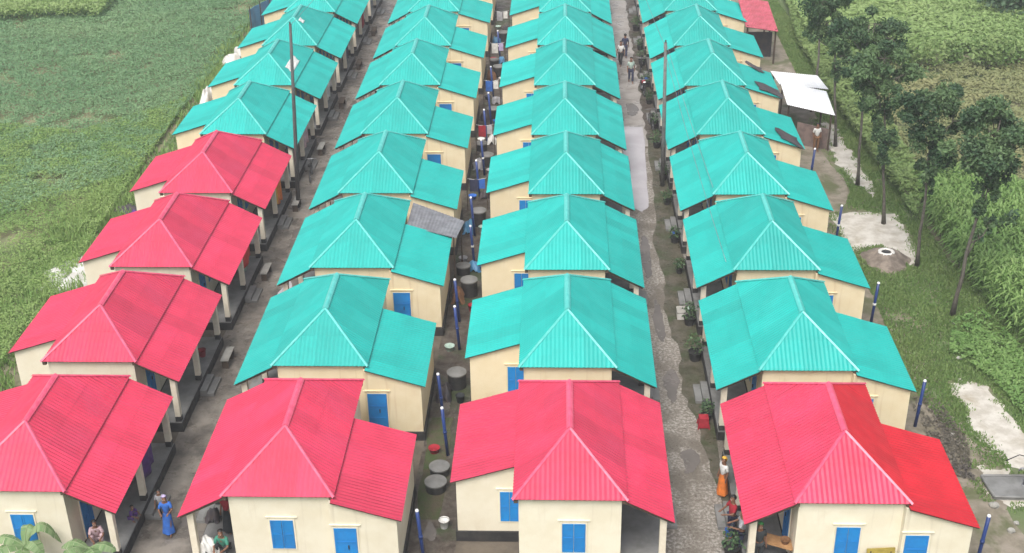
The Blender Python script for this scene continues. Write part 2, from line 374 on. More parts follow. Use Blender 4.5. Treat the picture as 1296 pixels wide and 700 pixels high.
sheet('sand_patch', [(13.3, 57.2), (15.2, 57.6), (16.5, 57.4), (16.75, 55), (16.5, 52.3), (15.9, 51.7), (15.2, 53.6), (13.3, 53.2)], .010, M['sand'], .16, 7, seed=14)
sheet('sand_patch', [(15.0, 70.5), (15.9, 69.8), (16.1, 65.6), (16.3, 60.6), (15.9, 59.3), (15.2, 61.5), (14.9, 64)], .010, M['sand'], .16, 7, seed=15)
sheet('field', [(-90, 36), (-22.4, 36), (-22.6, 60), (-22.7, 112), (-90, 112)], .004, M['fieldsoil'], .2, 12, seed=16)

# ------------------------------------------------------------------ houses
ORD = ['nearest', 'second', 'third', 'fourth', 'fifth', 'sixth', 'seventh', 'eighth', 'ninth']
LINE = ['leftmost row', 'second row', 'third row', 'rightmost row']
def shutter(m, x0, x1, y, z0, z1, axis='y', out=-1, leaves=2):
    """leaves with a raised rim; axis y: on a wall facing +-y at y; axis x: facing +-x"""
    def bx(a0, a1, d0, d1, c0, c1):
        d0, d1 = y+out*d0, y+out*d1
        if axis == 'y': m.box(a0, a1, d0, d1, c0, c1)
        else: m.box(d0, d1, a0, a1, c0, c1)
    wd = (x1-x0)/leaves
    for i in range(leaves):
        a0, a1 = x0+i*wd+.008, x0+(i+1)*wd-.008
        bx(a0, a1, .0, .028, z0, z1)
        for q in ((a0, a0+.05, z0, z1), (a1-.05, a1, z0, z1)): bx(q[0], q[1], .028, .042, q[2], q[3])
        nb = 3 if z1-z0 > 1.3 else 2
        for k in range(nb+1):
            zz = z0+(z1-z0-.05)*k/nb
            bx(a0+.05, a1-.05, .028, .042, zz, zz+.05)
def framebox(m, x0, x1, y, z0, z1, axis='y', out=-1, t=.06, d=.05):
    def bx(a0, a1, c0, c1):
        if axis == 'y': m.box(a0, a1, y, y+out*d, c0, c1)
        else: m.box(y, y+out*d, a0, a1, c0, c1)
    bx(x0-t, x0, z0-t, z1+t); bx(x1, x1+t, z0-t, z1+t); bx(x0, x1, z1, z1+t); bx(x0, x1, z0-t, z0)

def cap_strip(m, a, b, w_=.10, lift=.035, drop=.055, side=None):
    """folded ridge metal along the line a-b"""
    a, b = Vector(a), Vector(b); d = (b-a).normalized(); h = d.cross(Vector((0, 0, 1))).normalized()
    v = []
    for p in (a, b):
        for k, dz in ((-w_, -drop), (-w_*.45, 0), (0, .022), (w_*.45, 0), (w_, -drop)): v.append(p+h*k+Vector((0, 0, lift+dz)))
    m.add(v, [(i, i+1, i+6, i+5) for i in range(4)])

def make_house(s, yw0, yw1, wingopen, roofm, roofm2, capm, wallm):
    """s = side of the veranda (+1 right, -1 left)"""
    h = empty('house', (0, 0, 0), None, 'house')
    x_in = s*1.55
    # plinth and floors
    m = MB(); m.box(-1.6, 1.6, .14, L-.14, 0, .4); m.box(-s*1.602, -s*3.64, yw0+.06, yw1-.06, 0, .38); m.box(s*1.602, s*2.98, .16, L-.16, 0, .37)
    m.build('plinth', M['black'], h)
    m = MB(); m.box(s*1.603, s*2.95, .19, L-.19, .37, .405); m.build('veranda_floor', M['cement'], h)
    # walls
    m = MB(); m.box(-1.55, 1.55, .19, L-.19, .4, 3.16); m.build('wall', wallm, h)
    m = MB()
    a, b = -s*1.553, -s*3.58
    poly = [(a, yw0+.12), (b, yw0+.12), (b, yw1-.12), (a, yw1-.12)]; zt = [2.97, 2.34, 2.34, 2.97]
    if s < 0: poly = poly
    m.prism(poly if s < 0 else poly[::-1], .38, zt if s < 0 else zt[::-1]); m.build('wing_wall', wallm, h)
    # main hipped roof
    m = MB(); um = (1-HW*0)
    for q in (1, -1):
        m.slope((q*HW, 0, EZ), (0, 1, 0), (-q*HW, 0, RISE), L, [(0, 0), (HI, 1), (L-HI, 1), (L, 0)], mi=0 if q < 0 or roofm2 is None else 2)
    m.slope((-HW, 0, EZ), (1, 0, 0), (0, HI, RISE), 2*HW, [(0, 0), (HW, 1), (2*HW, 0)])
    m.slope((-HW, L, EZ), (1, 0, 0), (0, -HI, RISE), 2*HW, [(0, 0), (HW, 1), (2*HW, 0)])
    mats = [roofm, M['wood']] if roofm2 is None else [roofm, M['wood'], roofm2]
    rf = m.build('roof', mats, h)
    if roofm2 is not None:
        for p in rf.data.polygons:
            if p.material_index == 3: p.material_index = 1
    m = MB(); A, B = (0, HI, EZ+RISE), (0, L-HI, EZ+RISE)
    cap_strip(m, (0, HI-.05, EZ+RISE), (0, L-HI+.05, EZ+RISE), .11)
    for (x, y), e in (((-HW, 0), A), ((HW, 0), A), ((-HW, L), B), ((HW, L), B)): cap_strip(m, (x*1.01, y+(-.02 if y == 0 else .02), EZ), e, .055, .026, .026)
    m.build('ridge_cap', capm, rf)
    # veranda and wing roofs
    m = MB(); dx, dz = 1.50, -.78
    m.slope((s*(1.65+dx), .02, EZ-.05+dz), (0, 1, 0), (-s*dx, 0, -dz), L-.04, [(0, 1), (L-.04, 1)]); m.build('veranda_roof', [roofm, M['wood']], h)
    m = MB(); dx, dz = 2.12, -.66
    wl = yw1-yw0
    m.slope((-s*(1.63+dx), yw0, 3.03+dz), (0, 1, 0), (s*dx, 0, -dz), wl, [(0, 1), (wl, 1)]); m.build('wing_roof', [roofm if roofm2 is None else roofm2, M['wood']], h)
    # timber under the lean-to edges
    for y in (.10, 2.2, 4.35, L-.16):
        m = MB(); p0, p1 = Vector((s*1.58, y, 2.955)), Vector((s*3.08, y, 2.195)); n = Vector((0, .035, 0)); z = Vector((0, 0, .09))
        m.add([p0-n, p0+n, p1+n, p1-n, p0-n+z*.7, p0+n+z*.7, p1+n+z*.7, p1-n+z*.7], [(0,3,2,1),(4,5,6,7),(0,1,5,4),(1,2,6,5),(2,3,7,6),(3,0,4,7)]); m.build('rafter_or_gap_block', M['wood'], h)
    for y in (.03, L-.15):
        for x in (1.56, -1.69):
            m = MB(); m.box(x, x+.13, y, y+.12, EZ-.16, EZ-.05); m.build('rafter_or_gap_block', M['wood'], h)  # dark blocks added in place of the open holes at the roof corners
    # columns, beam
    for y in (.22, 3.05, L-.42):
        m = MB(); c = s*2.83
        m.box(c-.105, c+.105, y, y+.21, .405, .62, 1); m.box(c-.10, c+.10, y+.005, y+.205, .62, 2.30, 0); m.build('column', [M['white'], M['black']], h)
    m = MB(); m.box(s*2.83-.08, s*2.83+.08, .24, L-.24, 2.13, 2.25); m.build('beam', M['white'], h)
    # openings towards the front
    def opening(name, x0, x1, y, z0, z1, axis='y', out=-1, leaves=2, shade=True):
        mm = MB(); shutter(mm, x0, x1, y, z0, z1, axis, out, leaves); d = mm.build(name, M['blue'], h)
        mm = MB(); framebox(mm, x0, x1, y, z0, z1, axis, out, .045, .03); mm.build('frame', wallm, d)
        if shade:
            mm = MB(); a0, a1 = x0-.13, x1+.13
            if axis == 'y': mm.box(a0, a1, y, y+out*.055, z1+.115, z1+.14)
            else: mm.box(y, y+out*.055, a0, a1, z1+.11, z1+.145)
            mm.build('sunshade', wallm, d)
        if name == 'door':
            mm = MB(); hx = (x0+x1)/2+.06; 
            if axis == 'y': mm.box(hx, hx+.03, y+out*.045, y+out*.08, (z0+z1)/2, (z0+z1)/2+.14)
            else: mm.box(y+out*.045, y+out*.08, hx, hx+.03, (z0+z1)/2, (z0+z1)/2+.14)
            mm.build('handle', M['darkmetal'], d)
    wx = .0 if s < 0 else .12
    opening('window', wx-.36, wx+.36, .19, 1.0, 2.08)
    e = -s
    if wingopen == 'door': opening('door', min(e*1.64, e*2.34), max(e*1.64, e*2.34), yw0+.12, .45, 2.0, leaves=1)
    else: opening('window', min(e*1.60, e*2.20), max(e*1.60, e*2.20), yw0+.12, .80, 1.95)
    for y in (1.1, 4.7): opening('door', y, y+.8, x_in, .42, 2.35, 'x', s, 2, False)
    for y in (2.35, 3.55): opening('window', y, y+.66, x_in, 1.15, 2.15, 'x', s, 2, False)
    # two entrance steps
    for i in range(2):
        m = MB(); m.box(s*(2.99+.27*i), s*(2.99+.27*(i+1))-s*.01, 2.55, 3.75, 0, .26-.13*i); m.build('step', M['cement'], h)
    return h

PROTO = {}
def place_house(c, r):
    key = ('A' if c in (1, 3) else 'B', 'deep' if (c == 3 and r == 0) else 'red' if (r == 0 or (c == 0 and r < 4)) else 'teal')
    s = -1 if key[0] == 'A' else 1
    if key not in PROTO:
        rm = M['teal'] if key[1] == 'teal' else M['red']
        yw = (-.18, 4.35) if key[0] == 'A' else (1.78, 6.25)
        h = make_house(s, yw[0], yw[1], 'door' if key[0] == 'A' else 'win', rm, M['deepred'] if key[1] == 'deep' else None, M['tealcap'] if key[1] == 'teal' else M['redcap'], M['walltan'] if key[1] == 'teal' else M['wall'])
        PROTO[key] = h
    else: h = copy_tree(PROTO[key])
    j = random.Random(c*31+r)
    h.location = (COLX[c]+j.uniform(-.04, .04), COLY[c]+ROW*r+j.uniform(-.05, .05), j.uniform(-.03, .03))
    colr = 'pink-red' if key[1] == 'red' else 'two-tone red' if key[1] == 'deep' else 'turquoise'
    h['label'] = 'cream house with %s tin roof, %s from front in the %s' % (colr, ORD[r], LINE[c])
    h['category'] = 'house'; h['group'] = 'identical hip-roofed houses in four rows'
    return h
HOUSE = {}
for c in range(4):
    for r in range(NROW): HOUSE[c, r] = place_house(c, r)
def HL(c, r): return '%s house of the %s' % (ORD[r], LINE[c])

# ------------------------------------------------------------------ vegetation
def crop(name, poly, n, h, wd, m, seed, hv=.5, ts=4., tb=(.1, .8), far=0., lean=.7, thin=None, kind='stuff'):
    x, y = scatter(poly, n)
    k = vnoise(x, y, ts, seed)*.55+vnoise(x, y, ts*.33, seed+1)*.3+vnoise(x, y, ts*2.7, seed+2)*.35-.1
    if thin is not None:
        keep = rng.random(len(x)) < np.clip((k-thin[0])/(thin[1]-thin[0]), thin[2], 1); x, y, k = x[keep], y[keep], k[keep]
    g = 1+far*np.clip((y-40)/60, 0, 1)
    hh = h*(1-hv+hv*2*k)*rng.uniform(.6, 1.25, len(x)); hh = np.clip(hh, .05, None)
    P = blades(x, y, hh, wd*g*rng.uniform(.7, 1.4, len(x)), lean)
    t = tb[0]+(tb[1]-tb[0])*np.clip(k, 0, 1)+rng.normal(0, .13, len(x))
    return tag(polys_object(name, P, t, m), kind=kind)
def leafy(name, poly, n, h, size, m, seed, ts=4., tb=(.1, .8), thin=None, far=.4, relief=.5, flat=1.8):
    """low leafy crop: leaf quads spread through a canopy whose height rolls"""
    x, y = scatter(poly, n)
    lo = vnoise(x, y, ts*2.6, seed)*.6+vnoise(x, y, ts, seed+1)*.4
    hi = vnoise(x, y, 1.15, seed+2)*.6+vnoise(x, y, .5, seed+3)*.4
    if thin is not None:
        q = vnoise(x, y, ts*.9, seed+7)*.6+vnoise(x, y, ts*.3, seed+8)*.4
        keep = rng.random(len(x)) < np.clip((q-thin[0])/(thin[1]-thin[0]), thin[2], 1); x, y, lo, hi = x[keep], y[keep], lo[keep], hi[keep]
    n = len(x); z = h*(1-relief+2*relief*(.65*hi+.35*lo))*(.35+.65*rng.random(n)**.45)
    nn = rng.normal(size=(n, 3))*.75+np.array([0, 0, flat]); nn /= np.linalg.norm(nn, axis=1)[:, None]
    t = np.cross(nn, rng.normal(size=(n, 3))); t /= np.linalg.norm(t, axis=1)[:, None]; b = np.cross(nn, t)
    s_ = (size*rng.uniform(.6, 1.35, n)*(1+far*np.clip((y-40)/60, 0, 1)))[:, None]
    p = np.stack([x, y, z], -1); P = np.stack([p-t*s_, p-b*s_*.42, p+t*s_, p+b*s_*.42], 1); P[..., 2] = np.maximum(P[..., 2], .012)
    tt = tb[0]+(tb[1]-tb[0])*np.clip(lo*.8+hi*.35-.05, 0, 1)+rng.normal(0, .10, n)
    return tag(polys_object(name, P, tt, m), kind='stuff')
FL = [(-22.6, 37), (-30, 37), (-40, 60), (-62, 100), (-62, 112), (-22.9, 112), (-22.8, 80), (-22.6, 60), (-22.2, 48)]
leafy('field_crop', [(-22.9, 62), (-34, 50), (-40, 60), (-62, 100), (-62, 112), (-22.9, 112), (-22.8, 80)], 560000, .38, .072, M['crop'], 21, 3.4, (0., .85), (.18, .34, .12))
leafy('field_weeds', [(-22.4, 37), (-30, 37), (-42, 64), (-50, 76), (-36, 70), (-28, 68), (-23.0, 74), (-22.6, 60), (-22.2, 48)], 360000, .42, .062, M['weeds'], 31, 2.6, (0., .95), (.2, .36, .10), .4, .6)
crop('field_weeds', [(-21.2, 36), (-25, 36), (-26, 48), (-24, 60), (-23.6, 75), (-23, 100), (-21.6, 100), (-21.4, 60)], 30000, .42, .06, M['weeds'], 33, .5, 2.2, (0., .9), .4, thin=(.25, .55, .05))
leafy('dark_weeds', [(-41, 84), (-39.5, 86.5), (-44, 79), (-52, 72), (-50, 70), (-43, 77)], 12000, .95, .13, M['shrub'], 37, 2.0, (-.3, .4))
leafy('tall_crop', [(-34.2, 91.2), (-36, 91.2), (-62, 88.5), (-62, 112), (-35.5, 112), (-34.6, 99)], 110000, 1.15, .10, M['tallcrop'], 41, 3, (.25, .95), None, .3, .3, 1.2)
# right side
SANDS = [[(14.85, 41.3), (15.6, 42.2), (16.45, 41.7), (16.75, 39.2), (17.3, 37.4), (16.9, 35.6), (15.7, 36.3), (14.95, 38.8), (15.1, 40)], [(14.3, 36.6), (15.6, 36.3), (16.9, 35.6), (16.6, 34.2), (14.3, 34.2)],
         [(13.3, 57.2), (15.2, 57.6), (16.5, 57.4), (16.75, 55), (16.5, 52.3), (15.9, 51.7), (15.2, 53.6), (13.3, 53.2)], [(15.0, 70.5), (15.9, 69.8), (16.1, 65.6), (16.3, 60.6), (15.9, 59.3), (15.2, 61.5), (14.9, 64)]]
def scatter(poly, n, _s=scatter):
    x, y = _s(poly, n); k = np.ones(len(x), bool)
    for q in SANDS: k &= ~in_poly(x+.35*(vnoise(x, y, .5, 5)-.5), y+.9*(vnoise(x, y, .6, 6)-.5), q)
    return x[k], y[k]
LAWN = [(13.6, 41), (14.4, 37.5), (16.2, 34.2), (15.4, 28), (19.8, 28), (19.8, 44), (17.8, 52), (17.4, 70), (16.5, 100), (15.4, 100), (15.2, 74), (14.9, 60), (14.2, 58), (13.6, 52)]
crop('lawn', LAWN, 230000, .12, .05, M['grass'], 51, .5, 1.8, (0., .85), .5, thin=(.12, .38, .10))
fx, fy = [], []      # sparse tufts creeping over the rims of the sand
for q in SANDS:
    for i in range(len(q)):
        p0, p1 = np.array(q[i]), np.array(q[(i+1) % len(q)]); k = int(np.linalg.norm(p1-p0)*260); t_ = rng.random(k)[:, None]
        pp = p0*(1-t_)+p1*t_+rng.normal(0, .17, (k, 2)); fx.append(pp[:, 0]); fy.append(pp[:, 1])
fx, fy = np.concatenate(fx), np.concatenate(fy); keep = vnoise(fx, fy, .45, 77) > .42; fx, fy = fx[keep], fy[keep]
tag(polys_object('rim_grass', blades(fx, fy, rng.uniform(.04, .13, len(fx)), rng.uniform(.02, .045, len(fx)), .8), rng.uniform(.1, .8, len(fx)), M['grass']), kind='stuff')
leafy('low_weeds', [(15.6, 44), (16.4, 46.5), (17.9, 47.5), (19.0, 42), (20.2, 36), (18.4, 36), (17.3, 38.5), (16.7, 41.8)], 26000, .30, .085, M['maize'], 55, 1.5, (.1, .9), (.3, .5, .05))
leafy('low_weeds', [(13.2, 40.6), (14.2, 41), (14.6, 38), (14.2, 35.5), (13.3, 36)], 2500, .12, .07, M['dryweed'], 56, 1.0, (0, 1), (.2, .5, .05))
leafy('tall_weeds', [(17.2, 56), (18.6, 60), (18.8, 74), (20, 84), (17.2, 98), (16.2, 84), (16.4, 72), (16.9, 62)], 60000, .85, .11, M['shrub'], 57, 1.6, (0., 1.), (.15, .4, .1), .3, .6)
leafy('fallow_weeds', [(18.4, 62), (25, 58), (46, 58), (46, 84), (21, 80), (18.8, 74)], 120000, .36, .11, M['fallow'], 61, 2.6, (.0, 1), (.2, .4, .15))
leafy('far_crop', [(17, 83), (46, 81), (46, 112), (17, 112)], 170000, 1.0, .15, M['tallcrop'], 65, 3.2, (.2, 1), None, .3, .4)
def maize_plants(poly, n, seed):
    x, y = scatter(poly, n); P = []; T = []
    r = np.random.default_rng(seed)
    k = vnoise(x, y, 2.2, seed)*.6+vnoise(x, y, .8, seed+1)*.4
    H = 1.25+.75*k+r.normal(0, .12, len(x))
    for j in range(9):
        a = r.uniform(0, 2*np.pi, len(x)); z0 = H*(.18+.8*j/9); ln = r.uniform(.4, .75, len(x))*(1.1-.5*j/9)
        ux, uy = np.cos(a), np.sin(a); wx, wy = -uy*.034, ux*.034
        p = [(x, y, z0), (x+ux*ln*.5, y+uy*ln*.5, z0+ln*.42), (x+ux*ln, y+uy*ln, z0+ln*.12)]
        e = [(1., 1.), (1.25, 1.25), (.15, .15)]
        pts = [(np.stack([q[0]-wx*w_[0], q[1]-wy*w_[0], q[2]], -1), np.stack([q[0]+wx*w_[0], q[1]+wy*w_[0], q[2]], -1)) for q, w_ in zip(p, e)]
        for i in range(2): P.append(np.stack([pts[i][0], pts[i][1], pts[i+1][1], pts[i+1][0]], 1)); T.append(.1+.55*k+.3*j/9+r.normal(0, .1, len(x)))
    z = np.zeros(len(x)); P.append(np.stack([np.stack([x-.015, y, z], -1), np.stack([x+.015, y, z], -1), np.stack([x+.008, y, H], -1), np.stack([x-.008, y, H], -1)], 1)); T.append(np.full(len(x), .5))
    return tag(polys_object('maize_field', np.concatenate(P), np.concatenate(T), M['maize']), kind='stuff')
maize_plants([(18.3, 60.5), (17.9, 54), (18.2, 48), (18.9, 43), (20.4, 36), (32, 36), (32, 56), (24, 58.5)], 9500, 71)

# trees beside the field
def tree(base, lean, H, trunk_h, clumps, label, seed, tr=.10):
    r = random.Random(seed)
    t = empty('tree', (base[0], base[1], 0), label, 'tree', 'slim trees beside the right-hand field')
    m = MB(); pts = []
    n = 9
    for i in range(n+1):
        k = i/n; pts.append((lean[0]*k+r.uniform(-.04, .04)*(i > 0), lean[1]*k+r.uniform(-.04, .04)*(i > 0), H*.93*k))
    m.tube(pts, [tr*.8*(1-.78*i/n)+.012 + (.04 if i == 0 else 0) for i in range(n+1)], 8)
    P, T = [], []
    low = min(c_[2] for c_ in clumps if c_[3] > .35)
    clumps = clumps+[(lean[0]*.6+r.uniform(-.3, .3), r.uniform(-.3, .3), low-.75, .42, .6, 500), (lean[0]*.6+r.uniform(-.2, .2), r.uniform(-.2, .2), low-1.6, .28, .5, 260)]
    for q, (cx, cy, cz, rx, rz_, cnt) in enumerate(clumps):
        k0 = max(.2, min(.95, (cz-.9)/(H*.93))); b = Vector((lean[0]*k0, lean[1]*k0, H*.93*k0)); e = Vector((cx, cy, cz))
        mid = b.lerp(e, .55)+Vector((r.uniform(-.1, .1), r.uniform(-.1, .1), -.1))
        m.tube([b, mid, e], [tr*.42, tr*.28, .012], 6)
        for sub in range(8):
            d = Vector((r.gauss(0, 1), r.gauss(0, 1), r.gauss(0, .8))).normalized()
            c2 = e+Vector((d.x*rx*.85, d.y*rx*.85, d.z*rz_*.85)); sr_ = r.uniform(.30, .66)
            m.tube([e, e.lerp(c2, .6)], [.018, .006], 4)
            p, dd = leaf_cloud(c2, (rx*sr_, rx*sr_, rz_*sr_*.85), int(cnt/4.2), .088, seed*100+q*10+sub, .25)
            P.append(p); T.append(.26+r.uniform(-.24, .46)+np.random.default_rng(q).normal(0, .13, len(p)))
    m.build('trunk', M['bark'], t, True)
    polys_object('crown', np.concatenate(P), np.concatenate(T), M['tree'], t)
    return t
tree((16.57, 47.1), (.6, 0, 0), 9.4, 5, [(-.85, 0, 7.5, .80, .95, 1500), (.45, .5, 8.7, .95, .8, 1600), (1.15, -.2, 7.9, .95, 1.0, 1700), (.2, -.4, 7.1, .75, .7, 1100), (.9, .2, 6.6, .45, .75, 700), (2.1, .3, 7.9, .8, .9, 1200), (-.2, .5, 8.9, .6, .5, 700), (.9, 0, 4.3, .22, .35, 160), (.55, .1, 3.7, .22, .3, 140)], 'leafy tree with forked bare trunk, nearest of the tree line', 3, .10)
tree((16.2, 51.6), (-.25, 0, 0), 8.6, 4.5, [(-.9, 0, 7.6, .75, .8, 1300), (.1, .4, 8.0, .8, .65, 1300), (.55, -.2, 7.1, .75, .8, 1200), (-.5, -.2, 6.6, .6, .85, 1000), (-.25, 0, 5.5, .40, .75, 600), (-1.4, .2, 7.9, .5, .5, 600)], 'slim dark tree on the sand, second in the tree line', 4, .085)
tree((15.74, 56.2), (-.9, 0, 0), 8.7, 4, [(-1.9, 0, 7.6, .85, .85, 1400), (-.9, .3, 8.2, .85, .7, 1300), (-.2, -.1, 7.5, .85, .8, 1300), (-1.0, 0, 6.5, .8, .85, 1200), (-.7, 0, 5.1, .45, .9, 700)], 'tree with hanging lower leaves, third in the tree line', 5, .085)
tree((15.43, 60.8), (-.4, 0, 0), 9.2, 6, [(-1.2, 0, 8.0, .9, .85, 1500), (0, .3, 8.5, .9, .75, 1500), (.8, -.1, 7.9, .8, .8, 1200), (-.3, 0, 7.1, .9, .6, 1100), (-1.7, 0, 7.3, .5, .5, 600)], 'dark broad-crowned tree, fourth in the tree line', 6, .09)
tree((15.34, 66.3), (-.9, 0, 0), 9.6, 5, [(-1.6, 0, 8.2, .85, .95, 1500), (-.6, .3, 8.7, .8, .9, 1300), (-1.2, -.1, 7.0, .75, .8, 1200), (-1.9, 0, 6.4, .45, .55, 600), (-.6, 0, 6.0, .55, .7, 800)], 'tree standing beside the white tin shed', 7, .085)
tree((15.3, 72.5), (-.3, 0, 0), 9.4, 5, [(-1.0, 0, 8.2, .9, .9, 1500), (.3, .3, 8.6, .9, .9, 1400), (0, -.1, 7.2, .9, .8, 1300), (.9, 0, 7.6, .7, .7, 900)], 'farthest tree in the line, behind the white tin shed', 8, .085)
def bush(x, y, rx, h, label, seed, m='shrub', n=900, name='bush', group='bushes along the far field edge'):
    r = random.Random(seed); t = empty(name, (x, y, 0), label, 'bush', group); P, T = [], []
    mm = MB()
    for i in range(6):
        c = Vector((r.uniform(-.6, .6)*rx, r.uniform(-.5, .5)*rx, h*r.uniform(.45, .75))); s_ = r.uniform(.45, .7)
        mm.tube([(c.x*.15, c.y*.15, 0), c*.6, c], [.03, .02, .008], 5)
        p, d = leaf_cloud(c, (rx*s_, rx*s_, h*.42), n//6, .15, seed*20+i, .3); P.append(p); T.append(r.uniform(.0, .7)+np.random.default_rng(i).normal(0, .15, len(p)))
    mm.build('stem', M['bark'], t); polys_object('foliage', np.concatenate(P), np.concatenate(T), M[m], t); return t
for i, (x, y) in enumerate([(19.2, 79.5), (21.4, 80.8), (23.3, 80.2), (25.4, 80.6), (27.4, 79.8), (29.5, 80.2)]):
    bush(x, y, 1.1+.25*(i % 3), 1.5+.3*((i*2) % 3), 'green bush behind the fallow strip, %s from the houses' % (['first', 'second', 'third', 'fourth', 'fifth', 'sixth'][i]), 30+i)
bush(20.6, 53.2, .5, 1.9, 'dark leafy shrub rising out of the maize', 41, 'tree', 500)
# far wood, one mass
P, T = [], []
for i in range(60):
    x, y = random.uniform(30, 56), random.uniform(86, 112)
    if (x-30)*1.0+(y-86)*.25 < 1.5+random.random()*2: continue
    p, d = leaf_cloud((x, y, 1.5), (1.9, 1.9, 1.9), 900, .22, 900+i, .3); P.append(p); T.append(random.uniform(0, .7)+np.random.default_rng(i).normal(0, .15, len(p)))
tag(polys_object('far_wood', np.concatenate(P), np.concatenate(T), M['wood_far']), kind='stuff')

def banana(x, y, h, label, seed, leaves):
    t = empty('banana_plant', (x, y, 0), label, 'plant', 'banana plants at the front wall'); r = random.Random(seed)
    m = MB(); m.tube([(0, 0, 0), (.02, 0, h*.5), (.0, .02, h)], [.11, .085, .05], 10); m.build('trunk', M['banana'], t, True)
    for (az, ln, rise) in leaves:
        az = R(az); u = Vector((math.cos(az), math.sin(az), 0)); sd_ = Vector((-u.y, u.x, 0)); m = MB(); pts = []
        n = 14
        for i in range(n+1):
            k = i/n; pts.append(Vector((0, 0, h*.97))+u*ln*(k**.9)*.95+Vector((0, 0, rise*(k*1.7-1.75*k*k))))
        wid = lambda k: .24*math.sin(math.pi*min(1, .04+k*.96))**.55
        for i in range(n):
            k0, k1 = i/n, (i+1)/n
            for q in (-1, 1):
                gap = .018 if i % 3 == 2 else 0
                a, b = pts[i], pts[i+1]; dz = Vector((0, 0, .10+.03*r.random()))
                a2, b2 = a+sd_*q*wid(k0)-dz*.7*(wid(k0)/.24), b+sd_*q*wid(k1)-dz*.7*(wid(k1)/.24)-u*gap
                m.add([a, b, b2, a2], [(0, 1, 2, 3) if q > 0 else (3, 2, 1, 0)], 0, min(1, max(0, .45+r.uniform(-.35, .35))))
        m.tube(pts, [.022*(1-.8*i/n) for i in range(n+1)], 5, 0, .9); m.build('leaf', M['banana'], t)
    return t
banana(-16.35, 29.95, 1.5, 'banana plant below the blue window of the nearest left house', 5, [(178, 1.25, .75), (12, 1.15, 1.75), (75, .7, 1.3), (215, 1.1, .5), (285, 1.1, .5), (330, .9, .8)])
banana(-14.35, 29.85, 1.5, 'banana plant in front of the nearest left house veranda', 6, [(175, .9, .55), (355, .95, .5), (265, 1.0, .4), (310, .9, .5), (220, .9, .6)])
# ------------------------------------------------------------------ poles and wires
t = empty('utility_pole', (-13.25, 58.1, 0), 'tall dark electricity pole in the left lane', 'pole')
m = MB(); m.tube([(0, 0, 0), (.25, 0, 4.7), (.5, 0, 9.5)], [.11, .09, .065], 12); m.build('pole_shaft', M['pole'], t, True)
for x in (.49,):
    m = MB(); m.lathe([(.02, 0), (.045, .03), (.03, .06), (.045, .09), (.02, .13)], 10, (x, 0, 9.49)); m.build('insulator', M['darkmetal'], t, True)
t = empty('utility_pole', (5.35, 60.8, 0), 'pale grey electricity pole beside the right lane', 'pole')
m = MB(); m.tube([(0, 0, 0), (-.06, 0, 3.8), (-.14, 0, 7.7)], [.12, .10, .075], 12); m.build('pole_shaft', M['palepole'], t, True)
for x in (-.14,):
    m = MB(); m.lathe([(.02, 0), (.045, .03), (.03, .06), (.045, .09), (.02, .13)], 10, (x, 0, 7.69)); m.build('insulator', M['darkmetal'], t, True)
def wire(a, b, sag, label, rad=.012, mm='metal'):
    a, b = Vector(a), Vector(b); m = MB(); n = 24
    m.tube([a.lerp(b, i/n)-Vector((0, 0, sag*4*(i/n)*(1-i/n))) for i in range(n+1)], rad, 5); tag(m.build('power_line', M[mm], None, True), label, 'wire', 'power lines')
wire((5.1, 60.8, 7.55), (6.75, 45.9, 3.15), .25, 'thin power line from the grey pole down to the third house of the rightmost row')
wire((5.3, 60.8, 7.5), (7.0, 53.3, 3.2), .15, 'thin power line from the grey pole down to the fourth house of the rightmost row')
wire((5.15, 60.8, 7.6), (4.2, 112, 7.0), 1.0, 'thin power line running away along the right lane')
wire((-12.75, 58.1, 9.45), (-13.2, 112, 8.6), 1.0, 'thin power line running away along the left lane')

# ------------------------------------------------------------------ sheds
t = empty('shed', (13.75, 69.2, 0), 'open shed with bright white tin roof at the edge of the field', 'shed')
def quad_roof(m, pts, over=.0):
    a, b, c, d = [Vector(p) for p in pts]; U = b-a; W = U.length; m.slope(a, U.normalized(), d-a, W, [(0, 1), (W, 1)], .12, .012)
m = MB(); quad_roof(m, [(-1.15, -2.2, 2.2), (1.2, -3.8, 2.15), (1.4, -.2, 2.55), (-1.15, .6, 2.6)]); m.build('roof', [M['tin'], M['wood']], t)
m = MB(); quad_roof(m, [(-1.2, .4, 2.48), (1.45, -.35, 2.44), (1.35, 2.9, 2.2), (-1.25, 3.5, 2.25)]); m.build('roof', [M['tin'], M['wood']], t)
for x, y in ((-1.0, -1.9), (1.05, -3.5), (1.2, -.2), (-1.0, .5), (1.2, 2.6), (-1.1, 3.1)):
    m = MB(); m.tube([(x, y, 0), (x, y, 2.15)], .055, 8); m.build('post', M['wood'], t)
m = MB(); m.add([(-.55, -2.55, 0), (1.0, -3.42, 0), (1.0, -3.42, 1.2), (-.55, -2.55, 1.3), (-.55, -2.47, 0), (1.0, -3.34, 0), (1.0, -3.34, 1.2), (-.55, -2.47, 1.3)], [(0,1,2,3),(7,6,5,4),(3,2,6,7),(1,5,6,2),(0,3,7,4)]); m.build('low_wall', mat('mauve_mud_wall', (.20, .145, .13), (.13, .095, .085), 3, .9), t)
t = empty('shed', (13.3, 83.6, 0), 'open shed with faded red tin roof behind the last houses', 'shed')
m = MB(); quad_roof(m, [(-1.1, -2.0, 2.3), (.85, -3.1, 2.3), (1.1, 3.4, 2.75), (-1.0, 3.6, 2.75)]); m.build('roof', [M['rustred'], M['wood']], t)
for x, y in ((-.95, -1.8), (.75, -2.7), (.95, 3.1), (-.9, 3.2), (.85, .3)):
    m = MB(); m.tube([(x, y, 0), (x, y, 2.35)], .06, 8); m.build('post', M['wood'], t)
m = MB(); m.box(-.95, .8, -1.2, -1.14, 0, 1.7); m.build('screen_wall', M['tarpdark'], t)

